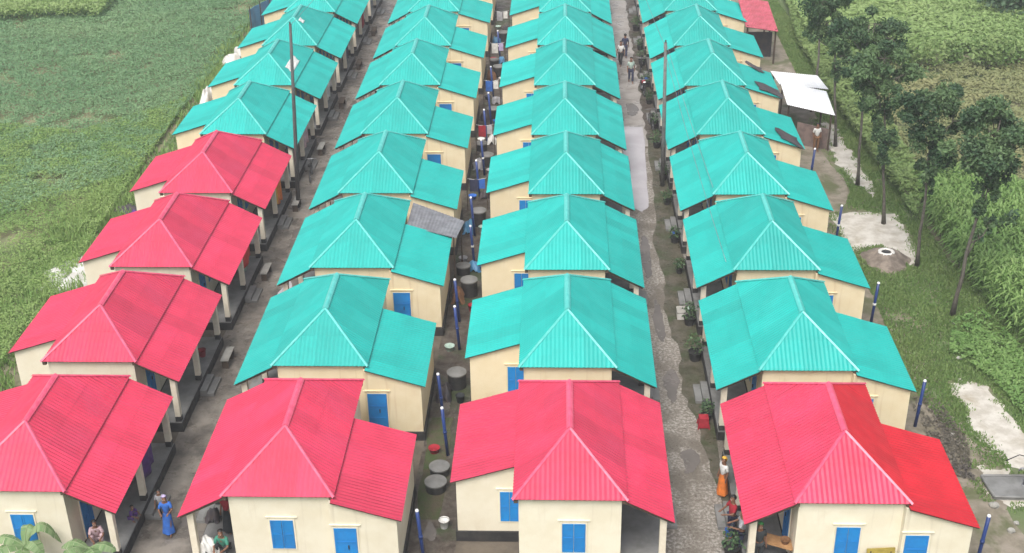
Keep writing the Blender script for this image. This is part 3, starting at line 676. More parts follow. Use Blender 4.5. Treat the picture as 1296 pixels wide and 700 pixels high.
# ------------------------------------------------------------------ blue vent pipes and septic tanks
def vent_pipe(x, y, h, lean, label, group='blue vent pipes beside the houses'):
    t = empty('vent_pipe', (x, y, 0), label, 'pipe', group)
    m = MB(); m.tube([(0, 0, 0), (lean*.5, 0, h*.5), (lean, 0, h)], .060, 10); m.build('pipe', M['pipe'], t, True)
    m = MB(); m.tube([(lean*.5, 0, h*.5-.05), (lean*.5, 0, h*.5+.05)], .072, 10); m.build('joint', M['whitepl'] if random.random() < .5 else M['pipe'], t, True)
    m = MB(); m.lathe([(.058, 0), (.064, .03), (.05, .07), (.02, .085)], 10, (lean, 0, h-.02)); m.build('pipe_cap', M['whitepl'], t, True)
for r, y in enumerate([31.2, 38.86, 46.34, 54.0, 61.04]):
    vent_pipe(13.0, y, 1.95, .10, 'blue vent pipe on the field side of the %s' % HL(3, r))
for i, (x, y) in enumerate([(-4.25, 31.13), (-3.95, 36.83), (-4.28, 39.05), (-4.05, 44.14), (-4.22, 46.44), (-3.9, 51.65), (-4.08, 54.79), (-4.1, 59.4), (-4.0, 62.2), (-4.1, 66.8), (-4.0, 69.6), (-4.1, 74.4), (-4.0, 81.9)]):
    vent_pipe(x, y, 2.0, -.13, 'blue vent pipe in the narrow back alley, number %s from the front' % (['one', 'two', 'three', 'four', 'five', 'six', 'seven', 'eight', 'nine', 'ten', 'eleven', 'twelve', 'thirteen'][i]))
def tank(x, y, rr, h, label, top='conc'):
    t = empty('septic_tank', (x, y, 0), label, 'septic tank', 'round concrete septic tanks in the back alley')
    m = MB(); m.lathe([(rr, 0), (rr, h)], 28); m.build('tank_ring', M['black'] if top == 'conc' else M['conc'], t)
    m = MB(); m.lathe([(rr+.03, h+.002), (rr+.035, h+.06), (rr-.04, h+.075), (.06, h+.10)], 28); m.build('lid', M['cement'], t)
tank(-4.15, 35.75, .33, .28, 'low round septic tank beside the nearest houses, farther of the front pair'); tank(-4.2, 34.85, .35, .30, 'low round septic tank beside the nearest houses, closer of the front pair')
for r in range(1, 8):
    tank(-3.95, COLY[2]+ROW*r+3.55+random.uniform(-.25, .25), .35, random.uniform(.5, .75), 'tall septic tank with black sides behind the %s' % HL(2, r))
    if r % 2 == 0: tank(-4.35, COLY[2]+ROW*r+5.6, .30, .38, 'low grey-lidded septic tank behind the %s' % HL(2, r))

# ------------------------------------------------------------------ yard things on the right
t = empty('compost_heap', (14.92, 52.2, 0), 'low ash grey heap of dung on the sand by the trees', 'heap')
m = MB(); n, k = 40, 12; v = []; f = []
for i in range(k+1):
    q = i/k
    for j in range(n):
        a = 2*math.pi*j/n; rr = (1.15+.1*math.sin(3*a)+.07*math.sin(7*a+1))*(1-q)+.05*random.random()*(0 < i < k)
        v.append((rr*math.cos(a), rr*math.sin(a)*1.15, .55*math.sin(q*math.pi/2)**1.2-.16*(q > .75)*(q-.75)*4+random.uniform(-.025, .025)*(i > 0)))
for i in range(k):
    for j in range(n): f.append((i*n+j, i*n+(j+1) % n, (i+1)*n+(j+1) % n, (i+1)*n+j))
m.add(v, f); m.build('mound', M['compost'], t, True)
m = MB(); m.torus((.0, 0, .44), .30, .09, 'z', 24, 8); m.build('pit_ring', M['tarpwhite'], t, True)
m = MB(); m.lathe([(.26, 0), (.24, .03)], 20, (0, 0, .44)); m.build('pit_cover', M['black'], t)
t = empty('pump_slab', (15.30, 35.1, 0), 'dark grey concrete slab around the hand pump', 'slab')
m = MB(); m.prism([(-.75, -.55), (.95, -.60), (.95, .62), (-.85, .60)], .01, .13); m.build('slab', M['cement'], t)
m = MB()
for q in (((-.75, -.55), (.95, -.60)), ((.95, .62), (-.85, .60)), ((-.85, .60), (-.75, -.55))):
    a, b = Vector((*q[0], .15)), Vector((*q[1], .15)); m.tube([a, b], .045, 6)
m.build('rim', M['cement'], t)
t = empty('hand_pump', (15.75, 35.2, .13), 'grey iron hand pump standing on the dark slab', 'pump')
m = MB(); m.tube([(0, 0, 0), (0, 0, .75)], .055, 12); m.lathe([(.10, 0), (.10, .03)], 14, (0, 0, 0)); m.build('riser', M['metal'], t, True)
m = MB(); m.lathe([(.055, 0), (.085, .03), (.085, .26), (.05, .3)], 14, (0, 0, .75)); m.build('pump_head', M['metal'], t, True)
m = MB(); m.tube([(-.05, 0, .72), (-.22, 0, .70), (-.28, 0, .60)], .032, 8); m.build('spout', M['metal'], t, True)
m = MB(); m.tube([(0, 0, 1.02), (.1, 0, 1.12), (-.35, .05, 1.22), (-.75, .08, .95)], .018, 6); m.build('handle', M['darkmetal'], t, True)
for i, (x, y, sc) in enumerate([(14.45, 34.2, .16), (14.6, 32.9, .13), (14.9, 33.3, .10), (15.9, 43.6, .12), (16.4, 46.4, .09), (14.2, 38.3, .11)]):
    m = MB(); r = random.Random(i); v = []
    bm = bmesh.new(); bmesh.ops.create_icosphere(bm, subdivisions=2, radius=sc)
    for q in bm.verts: q.co *= r.uniform(.8, 1.15); q.co.z *= .6
    me = bpy.data.meshes.new('stone'); bm.to_mesh(me); bm.free(); me.materials.append(M['conc']); o = bpy.data.objects.new('stone', me); COL.objects.link(o); o.location = (x, y, sc*.35)
    tag(o, ['pale stone nearest the dark pump slab', 'pale stone in front of the pump yard, closest to the camera', 'small pale stone between slab and camera', 'white stone on the grass beyond the sand patch', 'tiny white stone on grass under the nearest tree', 'grey stone beside the second right-hand house'][i], 'stone', 'loose stones in the right yard')

# ------------------------------------------------------------------ sheets, tarps, cloth
def drape(name, pts_fn, nx, ny, m, label, cat, group=None, thick=.012, smooth=True):
    mb_ = MB(); top = [[Vector(pts_fn(i/nx, j/ny)) for i in range(nx+1)] for j in range(ny+1)]
    v = [p for row in top for p in row]; n0 = len(v); v += [p-Vector((0, 0, thick)) for p in v[:n0]]
    f = []
    for j in range(ny):
        for i in range(nx):
            a = j*(nx+1)+i; f.append((a, a+1, a+nx+2, a+nx+1)); f.append((n0+a, n0+a+nx+1, n0+a+nx+2, n0+a+1))
    W = nx+1
    for i in range(nx): f += [(i+1, i, n0+i, n0+i+1), (ny*W+i, ny*W+i+1, n0+ny*W+i+1, n0+ny*W+i)]
    for j in range(ny): f += [(j*W, (j+1)*W, n0+(j+1)*W, n0+j*W), ((j+1)*W+nx, j*W+nx, n0+j*W+nx, n0+(j+1)*W+nx)]
    mb_.add(v, f); o = mb_.build(name, m, None, smooth); return tag(o, label, cat, group)
def lerp2(c, a, b): # bilinear
    return [c[0][k]*(1-a)*(1-b)+c[1][k]*a*(1-b)+c[2][k]*a*b+c[3][k]*(1-a)*b for k in range(3)]
def wav(seed, amp, fr=3.):
    r = random.Random(seed); ph = [r.uniform(0, 6) for _ in range(6)]
    return lambda a, b: amp*(math.sin(fr*2.2*a+ph[0]+2*b)+.6*math.sin(fr*4.1*b+ph[1]+3*a)+.4*math.sin(fr*7*a+ph[2])+.3*math.sin(fr*9*(a+b)+ph[3]))
# weathered tin bridging the gap behind the third house of the second row
c4 = [(-6.68, 49.78, 2.90), (-4.5, 49.45, 2.48), (-4.25, 51.3, 2.42), (-6.65, 52.35, 2.86)]
def f_(a, b): p = lerp2(c4, a, b); p[2] += .008*math.sin(a*2*math.pi*16); return p
t = empty('tin_canopy', (-5.6, 50.8, 0), 'weathered grey tin sheet propped over the gap in the second row', 'canopy')
o = drape('tin_sheet', f_, 96, 2, M['greytin'], None, None, smooth=False); o.parent = t; o.location = (5.6, -50.8, 0)
for x, y, z in ((-6.5, 49.95, 2.84), (-4.62, 49.6, 2.46), (-4.42, 51.2, 2.42), (-6.5, 52.2, 2.80)):
    m = MB(); m.tube([(x+5.6, y-50.8, 0), (x+5.6, y-50.8, z)], .04, 7); m.build('post', M['wood'], t)
def roofz(c, x):   # height of the wing roof at world x for the rightmost row
    return 3.03-(x-COLX[3]-1.63)*.66/2.12
for i, (x0, x1, y0, y1, lab) in enumerate([(11.1, 12.42, 68.0, 68.9, 'dark tarp lying on the wing roof beside the white shed, farther one'), (11.15, 12.2, 60.5, 61.5, 'dark tarp lying on a wing roof, just in front of the white shed'), (11.0, 11.9, 72.0, 72.6, 'dark cloth on the wing roof in front of the red shed')]):
    wv = wav(50+i, .012)
    def f_(a, b):
        x = x0+(x1-x0)*a+.08*math.sin(5*b+i); y = y0-.2+(y1-y0)*1.45*b+.18*math.sin(4*a+i)-.35*a; return (x, y, roofz(3, x)+.055+abs(wv(a, b)))
    drape('tarp', f_, 14, 10, M['tarpdark'], lab, 'tarp', 'dark tarps on roofs')
# laundry on the turquoise roof at the left
wv = wav(3, .02)
xr = COLX[0]; y0h = COLY[0]+ROW*5
def f_(a, b):
    x = xr+1.0+.42*a; y = y0h+1.5+2.2*b+.1*math.sin(6*a); return (x, y, EZ+RISE*(1-(x-xr)/HW)+.05+abs(wv(a, b)))
drape('bed_sheet', f_, 10, 14, CL['white'], 'white sheet drying on the turquoise roof beside the dark pole', 'sheet', 'laundry on roofs')
def f_(a, b):
    x = xr+.35+.28*a; y = y0h+ROW+1.9+.6*b; return (x, y, EZ+RISE*(1-(x-xr)/HW)+.05+abs(wv(a, b)))
drape('bed_sheet', f_, 6, 8, CL['white'], 'small pale cloth drying on the roof behind the dark pole top', 'sheet', 'laundry on roofs')
# tarps and heaps along the field edge
def heap(x, y, rx, ry, h, m, label, seed, name='tarp_heap', cat='heap', group='covered heaps along the left field edge'):
    wv = wav(seed, .09*h/.6, 2.)
    def f_(a, b):
        u, v = 2*a-1, 2*b-1; d = max(0, 1-(u*u+v*v)*.8)
        return (x+u*rx*(1+.12*math.sin(5*v+seed)), y+v*ry*(1+.12*math.sin(4*u+seed)), max(.01, h*d**.6+wv(a, b)*(d > .15)))
    return drape(name, f_, 22, 22, m, label, cat, group)
heap(-22.3, 50.6, 1.15, 1.7, .35, M['tarpwhite'], 'pale sacking spread over a low heap beside the third left house', 1)
heap(-21.25, 53.8, .35, .9, .55, M['tarpwhite'], 'pale sacks piled against the wall between two left houses', 2)
heap(-21.6, 57.6, .8, .8, .35, M['tarpdark'], 'dark rubbish heap by the corner of the fourth left house', 3)
heap(-21.2, 56.7, .4, .5, .45, CL['purple'], 'purple cloth bundle by the corner of the fourth left house', 4, 'cloth_bundle', 'bundle')
heap(-21.35, 60.6, .45, 1.5, .6, M['tarpwhite'], 'grey-white tarp leaning along the wing of the fifth left house', 5)
heap(-21.5, 72.9, .45, 1.5, 1.1, M['tarpwhite'], 'upright pale tarp by the field beside the sixth left house', 6)
heap(-22.0, 81.0, .6, .7, .8, M['tarpwhite'], 'white sack heap on the field edge by the seventh left house', 7)
heap(-21.4, 82.7, .7, .7, 1.0, M['tarpwhite'], 'taller white sack heap behind the field edge posts', 8)
# blue screen far left
def f_(a, b): return (-21.9+.9*a, 88.2+3.2*a, .02+1.9*b+.03*math.sin(12*a))
t = empty('tarp_screen', (-21.4, 89.8, 0), 'blue tarp fence at the far end of the left row', 'fence')
m = MB(); n = 30; v = []; f = []
for i in range(n+1):
    a = i/n; off = .06*math.sin(a*24); p = (-.7+1.3*a, -2.2+4.2*a+off)
    v += [(p[0]+off, p[1], .05), (p[0]+off, p[1], 1.95), (p[0]+off+.02, p[1], 1.95), (p[0]+off+.02, p[1], .05)]
    if i: b = 4*i-4; f += [(b+k, b+4+k, b+4+(k+1) % 4, b+(k+1) % 4) for k in range(4)]
m.add(v, f); m.build('screen', M['tarpblue'], t)
for a in (0, .33, .66, 1):
    m = MB(); m.tube([(-.62+1.3*a, -2.2+4.2*a, 0), (-.62+1.3*a, -2.2+4.2*a, 2.2)], .035, 6); m.build('post', M['wood'], t)
# cloths hung under veranda edges
def hang(x, y0, y1, z0, z1, m, label, seed):
    r = random.Random(seed); ph = r.uniform(0, 6)
    def f_(a, b): return (x+.05*math.sin(a*11+ph)*(1-b*.5), y0+(y1-y0)*a, z0+(z1-z0)*b+.03*math.sin(7*a+ph)*(1-b))
    mb_ = MB(); n, k = 18, 6; g = [[Vector(f_(i/n, j/k)) for i in range(n+1)] for j in range(k+1)]; v = [p for q in g for p in q]; n0 = len(v); v += [p+Vector((.012, 0, 0)) for p in v[:n0]]; W = n+1
    f = []
    for j in range(k):
        for i in range(n): a = j*W+i; f += [(a, a+1, a+W+1, a+W), (n0+a, n0+a+W, n0+a+W+1, n0+a+1)]
    for i in range(n): f += [(i, n0+i, n0+i+1, i+1), (k*W+i, k*W+i+1, n0+k*W+i+1, n0+k*W+i)]
    mb_.add(v, f); tag(mb_.build('hanging_cloth', m, None, True), label, 'cloth', 'cloths hung along the verandas')
xv = COLX[0]+2.83
hang(xv-.15, COLY[0]+ROW*2+3.6, COLY[0]+ROW*2+5.7, .75, 2.1, CL['scarlet'], 'red-orange cloth hung in the veranda of the third left house', 1)
hang(xv-.02, COLY[0]+ROW*3+4.0, COLY[0]+ROW*3+4.9, .7, 2.1, CL['orange'], 'orange cloth hung in the veranda of the fourth left house', 2)
hang(xv-.02, COLY[0]+ROW*3+3.35, COLY[0]+ROW*3+3.95, .9, 2.1, CL['yellow'], 'yellow cloth hung in the veranda of the fourth left house', 3)
hang(xv-.10, COLY[0]+3.6, COLY[0]+4.9, .65, 1.9, CL['purple'], 'purple cloth hung in the veranda of the nearest left house', 4)
for r, cn in ((4, 'pink'), (5, 'white'), (6, 'navy'), (7, 'red')):
    hang(xv-.02, COLY[0]+ROW*r+3.5+.3*(r % 2), COLY[0]+ROW*r+4.7, .8, 2.1, CL[cn], '%s cloth hung in the veranda of the %s' % (cn, HL(0, r)), 5+r)

# ------------------------------------------------------------------ small household things
def pot(x, y, z, rr, h, m, label, name='bucket', cat='bucket', group='buckets and pots along the lanes'):
    t = empty(name, (x, y, z), label, cat, group)
    mb_ = MB(); mb_.lathe([(rr*.72, 0), (rr, h), (rr*1.06, h), (rr*1.06, h-.02), (rr*.93, h-.02), (rr*.68, .02)], 18, cap=False); n = 18
    mb_.lathe([(.001, .02), (rr*.7, .021)], 18, cap=False); mb_.build('bucket_body' if name == 'bucket' else 'pot_body', m, t, True)
    if name == 'bucket':
        mb_ = MB(); mb_.tube([(rr*math.cos(a), .0, h+rr*.5*math.sin(a)) for a in np.linspace(0, math.pi, 9)], .007, 5); mb_.build('handle', M['darkmetal'], t)
def plant_pot(x, y, z, s_, label):
    t = empty('potted_plant', (x, y, z), label, 'plant', 'potted plants along the right lane'); mb_ = MB()
    mb_.lathe([(.12*s_, 0), (.17*s_, .26*s_), (.19*s_, .26*s_), (.15*s_, .22*s_), (.02, .22*s_)], 16); mb_.build('pot', M['black'], t)
    p, d = leaf_cloud((0, 0, .5*s_), (.26*s_, .26*s_, .30*s_), 130, .07, int(x*100+y*7) % 9999, .2); polys_object('foliage', p, rng.uniform(0, .6, len(p)), M['tree'], t)
t = empty('plastic_stool', (5.29, 38.75, .0), 'dark red plastic stool standing at the edge of the right lane', 'stool')
m = MB(); m.prism([(-.17, -.17), (.17, -.17), (.17, .17), (-.17, .17)], .40, .44); m.build('seat', CL['red'], t)
m = MB(); v = [(-.2, -.2, .06), (.2, -.2, .06), (.2, .2, .06), (-.2, .2, .06), (-.165, -.165, .398), (.165, -.165, .398), (.165, .165, .398), (-.165, .165, .398)]; m.add(v, [(0,1,5,4),(1,2,6,5),(2,3,7,6),(3,0,4,7)]); m.build('skirt', CL['red'], t)
for x in (-1, 1):
    for y in (-1, 1):
        m = MB(); m.tube([(x*.205, y*.205, 0), (x*.185, y*.185, .2)], .025, 6); m.build('leg', CL['red'], t)
t = empty('crate', (5.2, 46.9, 0), 'pale grey crate standing on the mossy edge of the right lane', 'crate')
m = MB(); m.box(-.22, .22, -.28, .28, .03, .34); m.build('crate_body', M['tarpwhite'], t)
m = MB(); m.box(-.24, .24, -.3, .3, .342, .38); m.build('lid', M['conc'], t)
m = MB()
for y in (-.2, .2): m.box(-.22, .22, y-.03, y+.03, 0, .029)
m.build('runner', M['wood'], t)
rr_ = random.Random(5)
PLASTIC = [('grey', CL['grey']), ('blue', CL['blue']), ('white', CL['white']), ('black', CL['dark']), ('red', CL['red']), ('pale green', CL['palegreen'])]
for r in range(8):      # right lane, against the rightmost row
    y0 = COLY[3]+ROW*r
    plant_pot(5.45, y0+1.2+rr_.uniform(-.3, .3), 0, rr_.uniform(1.1, 1.7), 'dark potted plant against the veranda of the %s' % HL(3, r))
    if r: plant_pot(5.42, y0+5.7+rr_.uniform(-.3, .3), 0, rr_.uniform(1.0, 1.6), 'dark potted plant near the back end of the %s' % HL(3, r))
    nm, mm_ = PLASTIC[(r*2+1) % 6]; pot(5.50, y0+2.1+rr_.uniform(-.2, .2), 0, .15, .3, mm_, '%s bucket in the right lane beside the %s' % (nm, HL(3, r)))
    # back alley
    nm, mm_ = PLASTIC[(r+2) % 6]; pot(-3.75, y0+2.3+rr_.uniform(-.3, .3), 0, .17, .32, mm_, '%s bucket in the back alley beside the %s' % (nm, HL(2, r)))
    nm, mm_ = PLASTIC[(r+4) % 6]; pot(-4.45, y0+6.6+rr_.uniform(-.3, .3), 0, .2, .22, mm_, '%s basin in the back alley beside the %s' % (nm, HL(1, r)), 'basin', 'basin')
    if r: heap(-4.4, y0+3.0+rr_.uniform(-.5, .5), .28, .5, .5, [CL['grey'], M['tarpdark'], CL['brown'], M['tarpblue']][r % 4], '%s covered pile in the back alley beside the %s' % (['grey', 'dark', 'brown', 'blue'][r % 4], HL(1, r)), 60+r, 'covered_pile', 'pile', 'covered piles in the back alley')
    if r > 1: heap(-3.85, y0+6.4+rr_.uniform(-.4, .4), .28, .4, .4, [M['tarpwhite'], CL['grey'], M['tarpblue'], M['tarpdark']][r % 4], '%s covered pile in the back alley beside the %s' % (['white', 'grey', 'blue', 'dark'][r % 4], HL(2, r)), 80+r, 'covered_pile', 'pile', 'covered piles in the back alley')
    if r > 2:   # clothesline across the alley
        t = empty('clothesline', (-4.1, y0+5.0, 0), 'clothesline with washing in the back alley beside the %s' % HL(2, r), 'clothesline', 'clotheslines in the back alley')
        m = MB(); m.tube([(-.5, 0, 1.75), (0, 0, 1.68), (.5, .1, 1.75)], .008, 5); m.build('line', M['whitepl'], t)
        for q in (-.5, .5):
            m = MB(); m.tube([(q, .1*(q > 0), 0), (q, .1*(q > 0), 1.8)], .025, 6); m.build('post', M['wood'], t)
        m = MB(); m.box(-.36, .04, -.012, .012, 1.05, 1.70); m.build('shirt', CL[['blue', 'white', 'grey', 'navy', 'red'][r % 5]], t)
        m = MB(); m.box(.10, .40, .03, .05, 1.2, 1.70); m.build('towel', CL[['white', 'lilac', 'white', 'blue', 'grey'][r % 5]], t)
for r in range(1, 8):   # left lane, on the veranda edge of the leftmost row
    y0 = COLY[0]+ROW*r; nm, mm_ = PLASTIC[(r+3) % 6]
    pot(-14.25, y0+4.9, .405, .16, .32, mm_, '%s bucket on the veranda floor of the %s' % (nm, HL(0, r)))
    t = empty('bench', (-13.3, y0+5.1, 0), 'dark wooden bench in the left lane beside the %s' % HL(0, r), 'bench', 'benches along the left lane')
    m = MB(); m.box(-.16, .16, -.55, .55, .38, .42); m.build('seat', M['conc'] if r < 5 else M['wood'], t)
    for q in (-.45, .45):
        m = MB(); m.box(-.13, .13, q-.03, q+.03, 0, .379); m.build('leg', M['wood'], t)

# table, board and sack at the front of the rightmost row
t = empty('table', (6.72, 30.98, .405), 'brown wooden table in the nearest right house veranda', 'table', None, R(-24))
m = MB(); m.box(-.55, .55, -.24, .24, .66, .70); m.build('tabletop', mat('table_wood', (.42, .24, .11), (.30, .16, .07), 5, .6), t)
for x in (-.48, .48):
    for y in (-.18, .18):
        m = MB(); m.box(x-.025, x+.025, y-.025, y+.025, 0, .66); m.build('leg', M['wood'], t)
pot(6.95, 30.88, 1.105, .14, .16, CL['brown'], 'brown clay bowl standing on the wooden table', 'bowl', 'bowl')
t = empty('tool_box', (7.95, 30.18, 0), 'black box on legs against the nearest right house', 'box')
m = MB(); m.box(-.2, .2, -.18, .18, .62, 1.02); m.build('box_body', M['darkmetal'], t)
m = MB(); m.box(-.21, .21, -.19, .19, 1.022, 1.05); m.build('lid', M['darkmetal'], t)
for x in (-.17, .17):
    for y in (-.15, .15):
        m = MB(); m.box(x-.02, x+.02, y-.02, y+.02, 0, .62); m.build('leg', M['wood'], t)
t = empty('display_board', (9.72, 30.2, 0), 'plain khaki board propped between window and door of the nearest right house', 'board')
m = MB(); m.add([(-.42, -.12, .12), (.42, -.12, .12), (.42, .12, 1.42), (-.42, .12, 1.36), (-.42, -.09, .12), (.42, -.09, .12), (.42, .15, 1.42), (-.42, .15, 1.36)], [(0,1,2,3),(7,6,5,4),(3,2,6,7),(1,5,6,2),(0,3,7,4),(0,4,5,1)]); m.build('panel', CL['khaki'], t)
for x in (-.3, .3):
    m = MB(); m.tube([(x, -.14, 0), (x, .1, 1.3)], .02, 6); m.build('leg', M['wood'], t)

# ------------------------------------------------------------------ vehicles
def two_wheeler(name, x, y, z, rz, label, cat, motor):
    t = empty(name, (x, y, z), label, cat, None, rz); wr = .29 if motor else .33; tw = .05 if motor else .022; b = .62 if motor else .52
    for yy in (-b, b):
        m = MB(); m.torus((0, yy, wr), wr-tw, tw, 'x', 24, 8); wh = m.build('wheel', M['rubber'], t, True)
        m = MB(); m.torus((0, yy, wr), wr-tw*2.1, tw*.35, 'x', 24, 6); m.tube([(-.06, yy, wr), (.06, yy, wr)], .03, 8)
        for k in range(8): a = k*math.pi/8; m.tube([(0, yy+math.cos(a)*(wr-tw*2), wr+math.sin(a)*(wr-tw*2)), (0, yy-math.cos(a)*(wr-tw*2), wr-math.sin(a)*(wr-tw*2))], .004, 4)
        m.build('rim', M['metal'], wh)
    m = MB()
    if motor:
        m.tube([(0, -b, wr), (0, -.1, .35), (0, .15, .4), (0, .42, .85)], .035, 8); m.tube([(.09, b, wr), (.07, .42, .95)], .022, 8); m.tube([(-.09, b, wr), (-.07, .42, .95)], .022, 8)
        m.build('frame', M['darkmetal'], t, True)
        m = MB(); m.lathe([(.02, 0), (.12, .05), (.13, .16), (.09, .22)], 14, (0, .02, .28)); m.build('engine', M['metal'], t, True)
        m = MB(); m.tube([(0, .38, .80), (0, .22, .82), (0, .02, .74)], [.06, .135, .08], 12); m.build('fuel_tank', CL['red'], t, True)
        m = MB(); m.tube([(0, .02, .74), (0, -.25, .76), (0, -.62, .80)], [.08, .12, .06], 10); m.build('seat', M['rubber'], t, True)
        m = MB(); m.lathe([(.02, -.04), (.085, 0), (.085, .05)], 14, (0, .55, .88)); m.build('headlight', M['whitepl'], t, True)
    else:
        for p, q in (((0, -b, wr), (0, -.08, .28)), ((0, -.08, .28), (0, -.18, .78)), ((0, -.18, .74), (0, .38, .8)), ((0, -.08, .28), (0, .38, .76)), ((0, -b, wr), (0, -.16, .7)), ((0, b, wr), (0, .37, .95))): m.tube([p, q], .017, 7)
        m.build('frame', M['darkmetal'], t)
        m = MB(); m.tube([(0, -.30, .86), (0, -.18, .87), (0, -.02, .85)], [.10, .08, .03], 8); m.build('saddle', M['rubber'], t, True)
    hz = 1.0 if motor else .98
    m = MB(); m.tube([(-.33, .28, hz+.02), (-.15, .38, hz), (.15, .38, hz), (.33, .28, hz+.02)], .014, 7); m.build('handlebar', M['metal'], t)
    return t
two_wheeler('motorcycle', 5.15, 75.2, 0, R(186), 'red and black motorcycle parked on the right edge of the lane', 'motorcycle', True)
two_wheeler('bicycle', 5.3, 69.3, 0, R(8), 'dark bicycle parked past the puddle, by the lane edge', 'bicycle', False)
two_wheeler('bicycle', 5.3, 79.6, 0, R(172), 'dark bicycle parked behind the motorcycle at the lane edge', 'bicycle', False)
two_wheeler('bicycle', -13.25, 61.8, 0, R(5), 'dark bicycle parked in the left lane just beyond the pole', 'bicycle', False)

# ------------------------------------------------------------------ people
def skinned(name, V, E, rad, m, parent, sub=1):
    me = bpy.data.meshes.new(name); me.from_pydata([tuple(v) for v in V], E, []); o = bpy.data.objects.new(name, me); COL.objects.link(o)
    md = o.modifiers.new('skin', 'SKIN'); md.use_smooth_shade = True
    for i, r in enumerate(rad):
        me.skin_vertices[0].data[i].radius = (r, r) if not isinstance(r, tuple) else r
        me.skin_vertices[0].data[i].use_root = (i == 0)
    sb = o.modifiers.new('sub', 'SUBSURF'); sb.levels = sub; sb.render_levels = sub
    bpy.context.view_layer.update()
    ev = o.evaluated_get(bpy.context.evaluated_depsgraph_get()); me2 = bpy.data.meshes.new_from_object(ev)
    o.modifiers.clear(); o.data = me2; me2.name = name; me2.materials.clear(); me2.materials.append(m); o.parent = parent
    me2.polygons.foreach_set('use_smooth', [True]*len(me2.polygons))
    return o
def figure(x, y, z, rz, label, top, bottom, pose='stand', H=1.6, skirt=False, scarf=None, arms=0, group='people in the lanes and verandas'):
    """faces local -Y"""
    t = empty('person', (x, y, z), label, 'person', group, rz); s = H/1.7
    v = lambda a, b, c: Vector((a*s, b*s, c*s))
    if pose == 'sit':   # on the floor edge or ground, hips low, knees forward
        hip = .42; J = {'pel': v(0, 0, hip+.08), 'hipl': (.10, 0, hip+.04), 'kl': (.14, -.42, hip+.06), 'al': (.13, -.48, .09), 'tpl': (.14, -.66, .04), 'hipr': (-.10, 0, hip+.04), 'kr': (-.14, -.42, hip+.06), 'ar': (-.13, -.46, .09), 'tpr': (-.14, -.64, .04)}
    elif pose == 'squat':
        hip = .20; J = {'pel': v(0, 0, hip+.06), 'hipl': (.11, 0, hip), 'kl': (.20, -.34, .50), 'al': (.14, -.22, .09), 'tpl': (.16, -.42, .04), 'hipr': (-.11, 0, hip), 'kr': (-.20, -.34, .50), 'ar': (-.14, -.22, .09), 'tpr': (-.16, -.42, .04)}
    elif pose == 'walk':
        hip = .86; J = {'pel': v(0, 0, .93), 'hipl': (.10, 0, .87), 'kl': (.10, -.16, .48), 'al': (.09, -.20, .09), 'tpl': (.10, -.40, .04), 'hipr': (-.10, 0, .87), 'kr': (-.10, -.02, .47), 'ar': (-.09, .22, .13), 'tpr': (-.10, .06, .04)}
    else:
        hip = .86; J = {'pel': v(0, 0, .95), 'hipl': (.10, 0, .88), 'kl': (.11, -.02, .48), 'al': (.10, .02, .09), 'tpl': (.12, -.18, .04), 'hipr': (-.10, 0, .88), 'kr': (-.11, -.02, .48), 'ar': (-.10, .02, .09), 'tpr': (-.12, -.18, .04)}
    for k in list(J):
        if not isinstance(J[k], Vector): J[k] = v(*J[k])
    pz = J['pel'].z/s
    fwd = {'sit': -.10, 'squat': -.20}.get(pose, 0)
    J['wa'] = v(0, fwd*.4, pz+.16); J['ch'] = v(0, fwd*.8, pz+.36); J['nk'] = v(0, fwd, pz+.52); J['hd0'] = v(0, fwd-.01, pz+.60); J['hd1'] = v(0, fwd-.025, pz+.70); J['hd2'] = v(0, fwd-.01, pz+.77); J['no'] = v(0, fwd-.125, pz+.655)
    sz = pz+.45
    for q, sg in (('l', 1), ('r', -1)):
        J['s'+q] = v(sg*.17, fwd, sz)
        if arms == 1 or pose in ('sit', 'squat'): J['e'+q] = v(sg*.25, fwd-.12, sz-.24); J['w'+q] = v(sg*.14, fwd-.34, sz-.26 if pose != 'sit' else sz-.30); d = Vector((-.3*sg, -.85, -.15))
        else: sw = (-.12 if sg < 0 else .10) if pose == 'walk' else 0; J['e'+q] = v(sg*.23, fwd+sw*.4+.02, sz-.27); J['w'+q] = v(sg*.24, fwd+sw-.05, sz-.52); d = Vector((0, -.2, -.97))
        d.normalize(); J['h'+q] = J['w'+q]+d*.075*s; sdv = d.cross(Vector((sg, 0, .2))).normalized()
        lat = Vector((0, 1, 0)) if abs(d.z) > .7 else Vector((1, 0, 0)); lat = (lat-lat.dot(d)*d).normalized()
        curl = (d.cross(lat)).normalized()*(.25)
        for i in range(4):
            base = J['h'+q]+lat*(i-1.5)*.019*s; ln = (.07, .082, .078, .06)[i]*s
            J['f%s%d' % (q, i)] = base+d*ln*.55; J['g%s%d' % (q, i)] = base+(d+curl).normalized()*ln*1.05
        J['t'+q] = J['w'+q]+d*.03*s+lat*-.035*s; J['u'+q] = J['t'+q]+(d*.9-lat*.35)*.045*s
    names = list(J); ix = {k: i for i, k in enumerate(names)}
    E = [('pel', 'wa'), ('wa', 'ch'), ('ch', 'nk'), ('nk', 'hd0'), ('hd0', 'hd1'), ('hd1', 'hd2'), ('hd0', 'no')]
    rd = {'pel': .115, 'wa': .105, 'ch': .125, 'nk': .055, 'hd0': .07, 'hd1': .092, 'hd2': .06, 'no': .018}
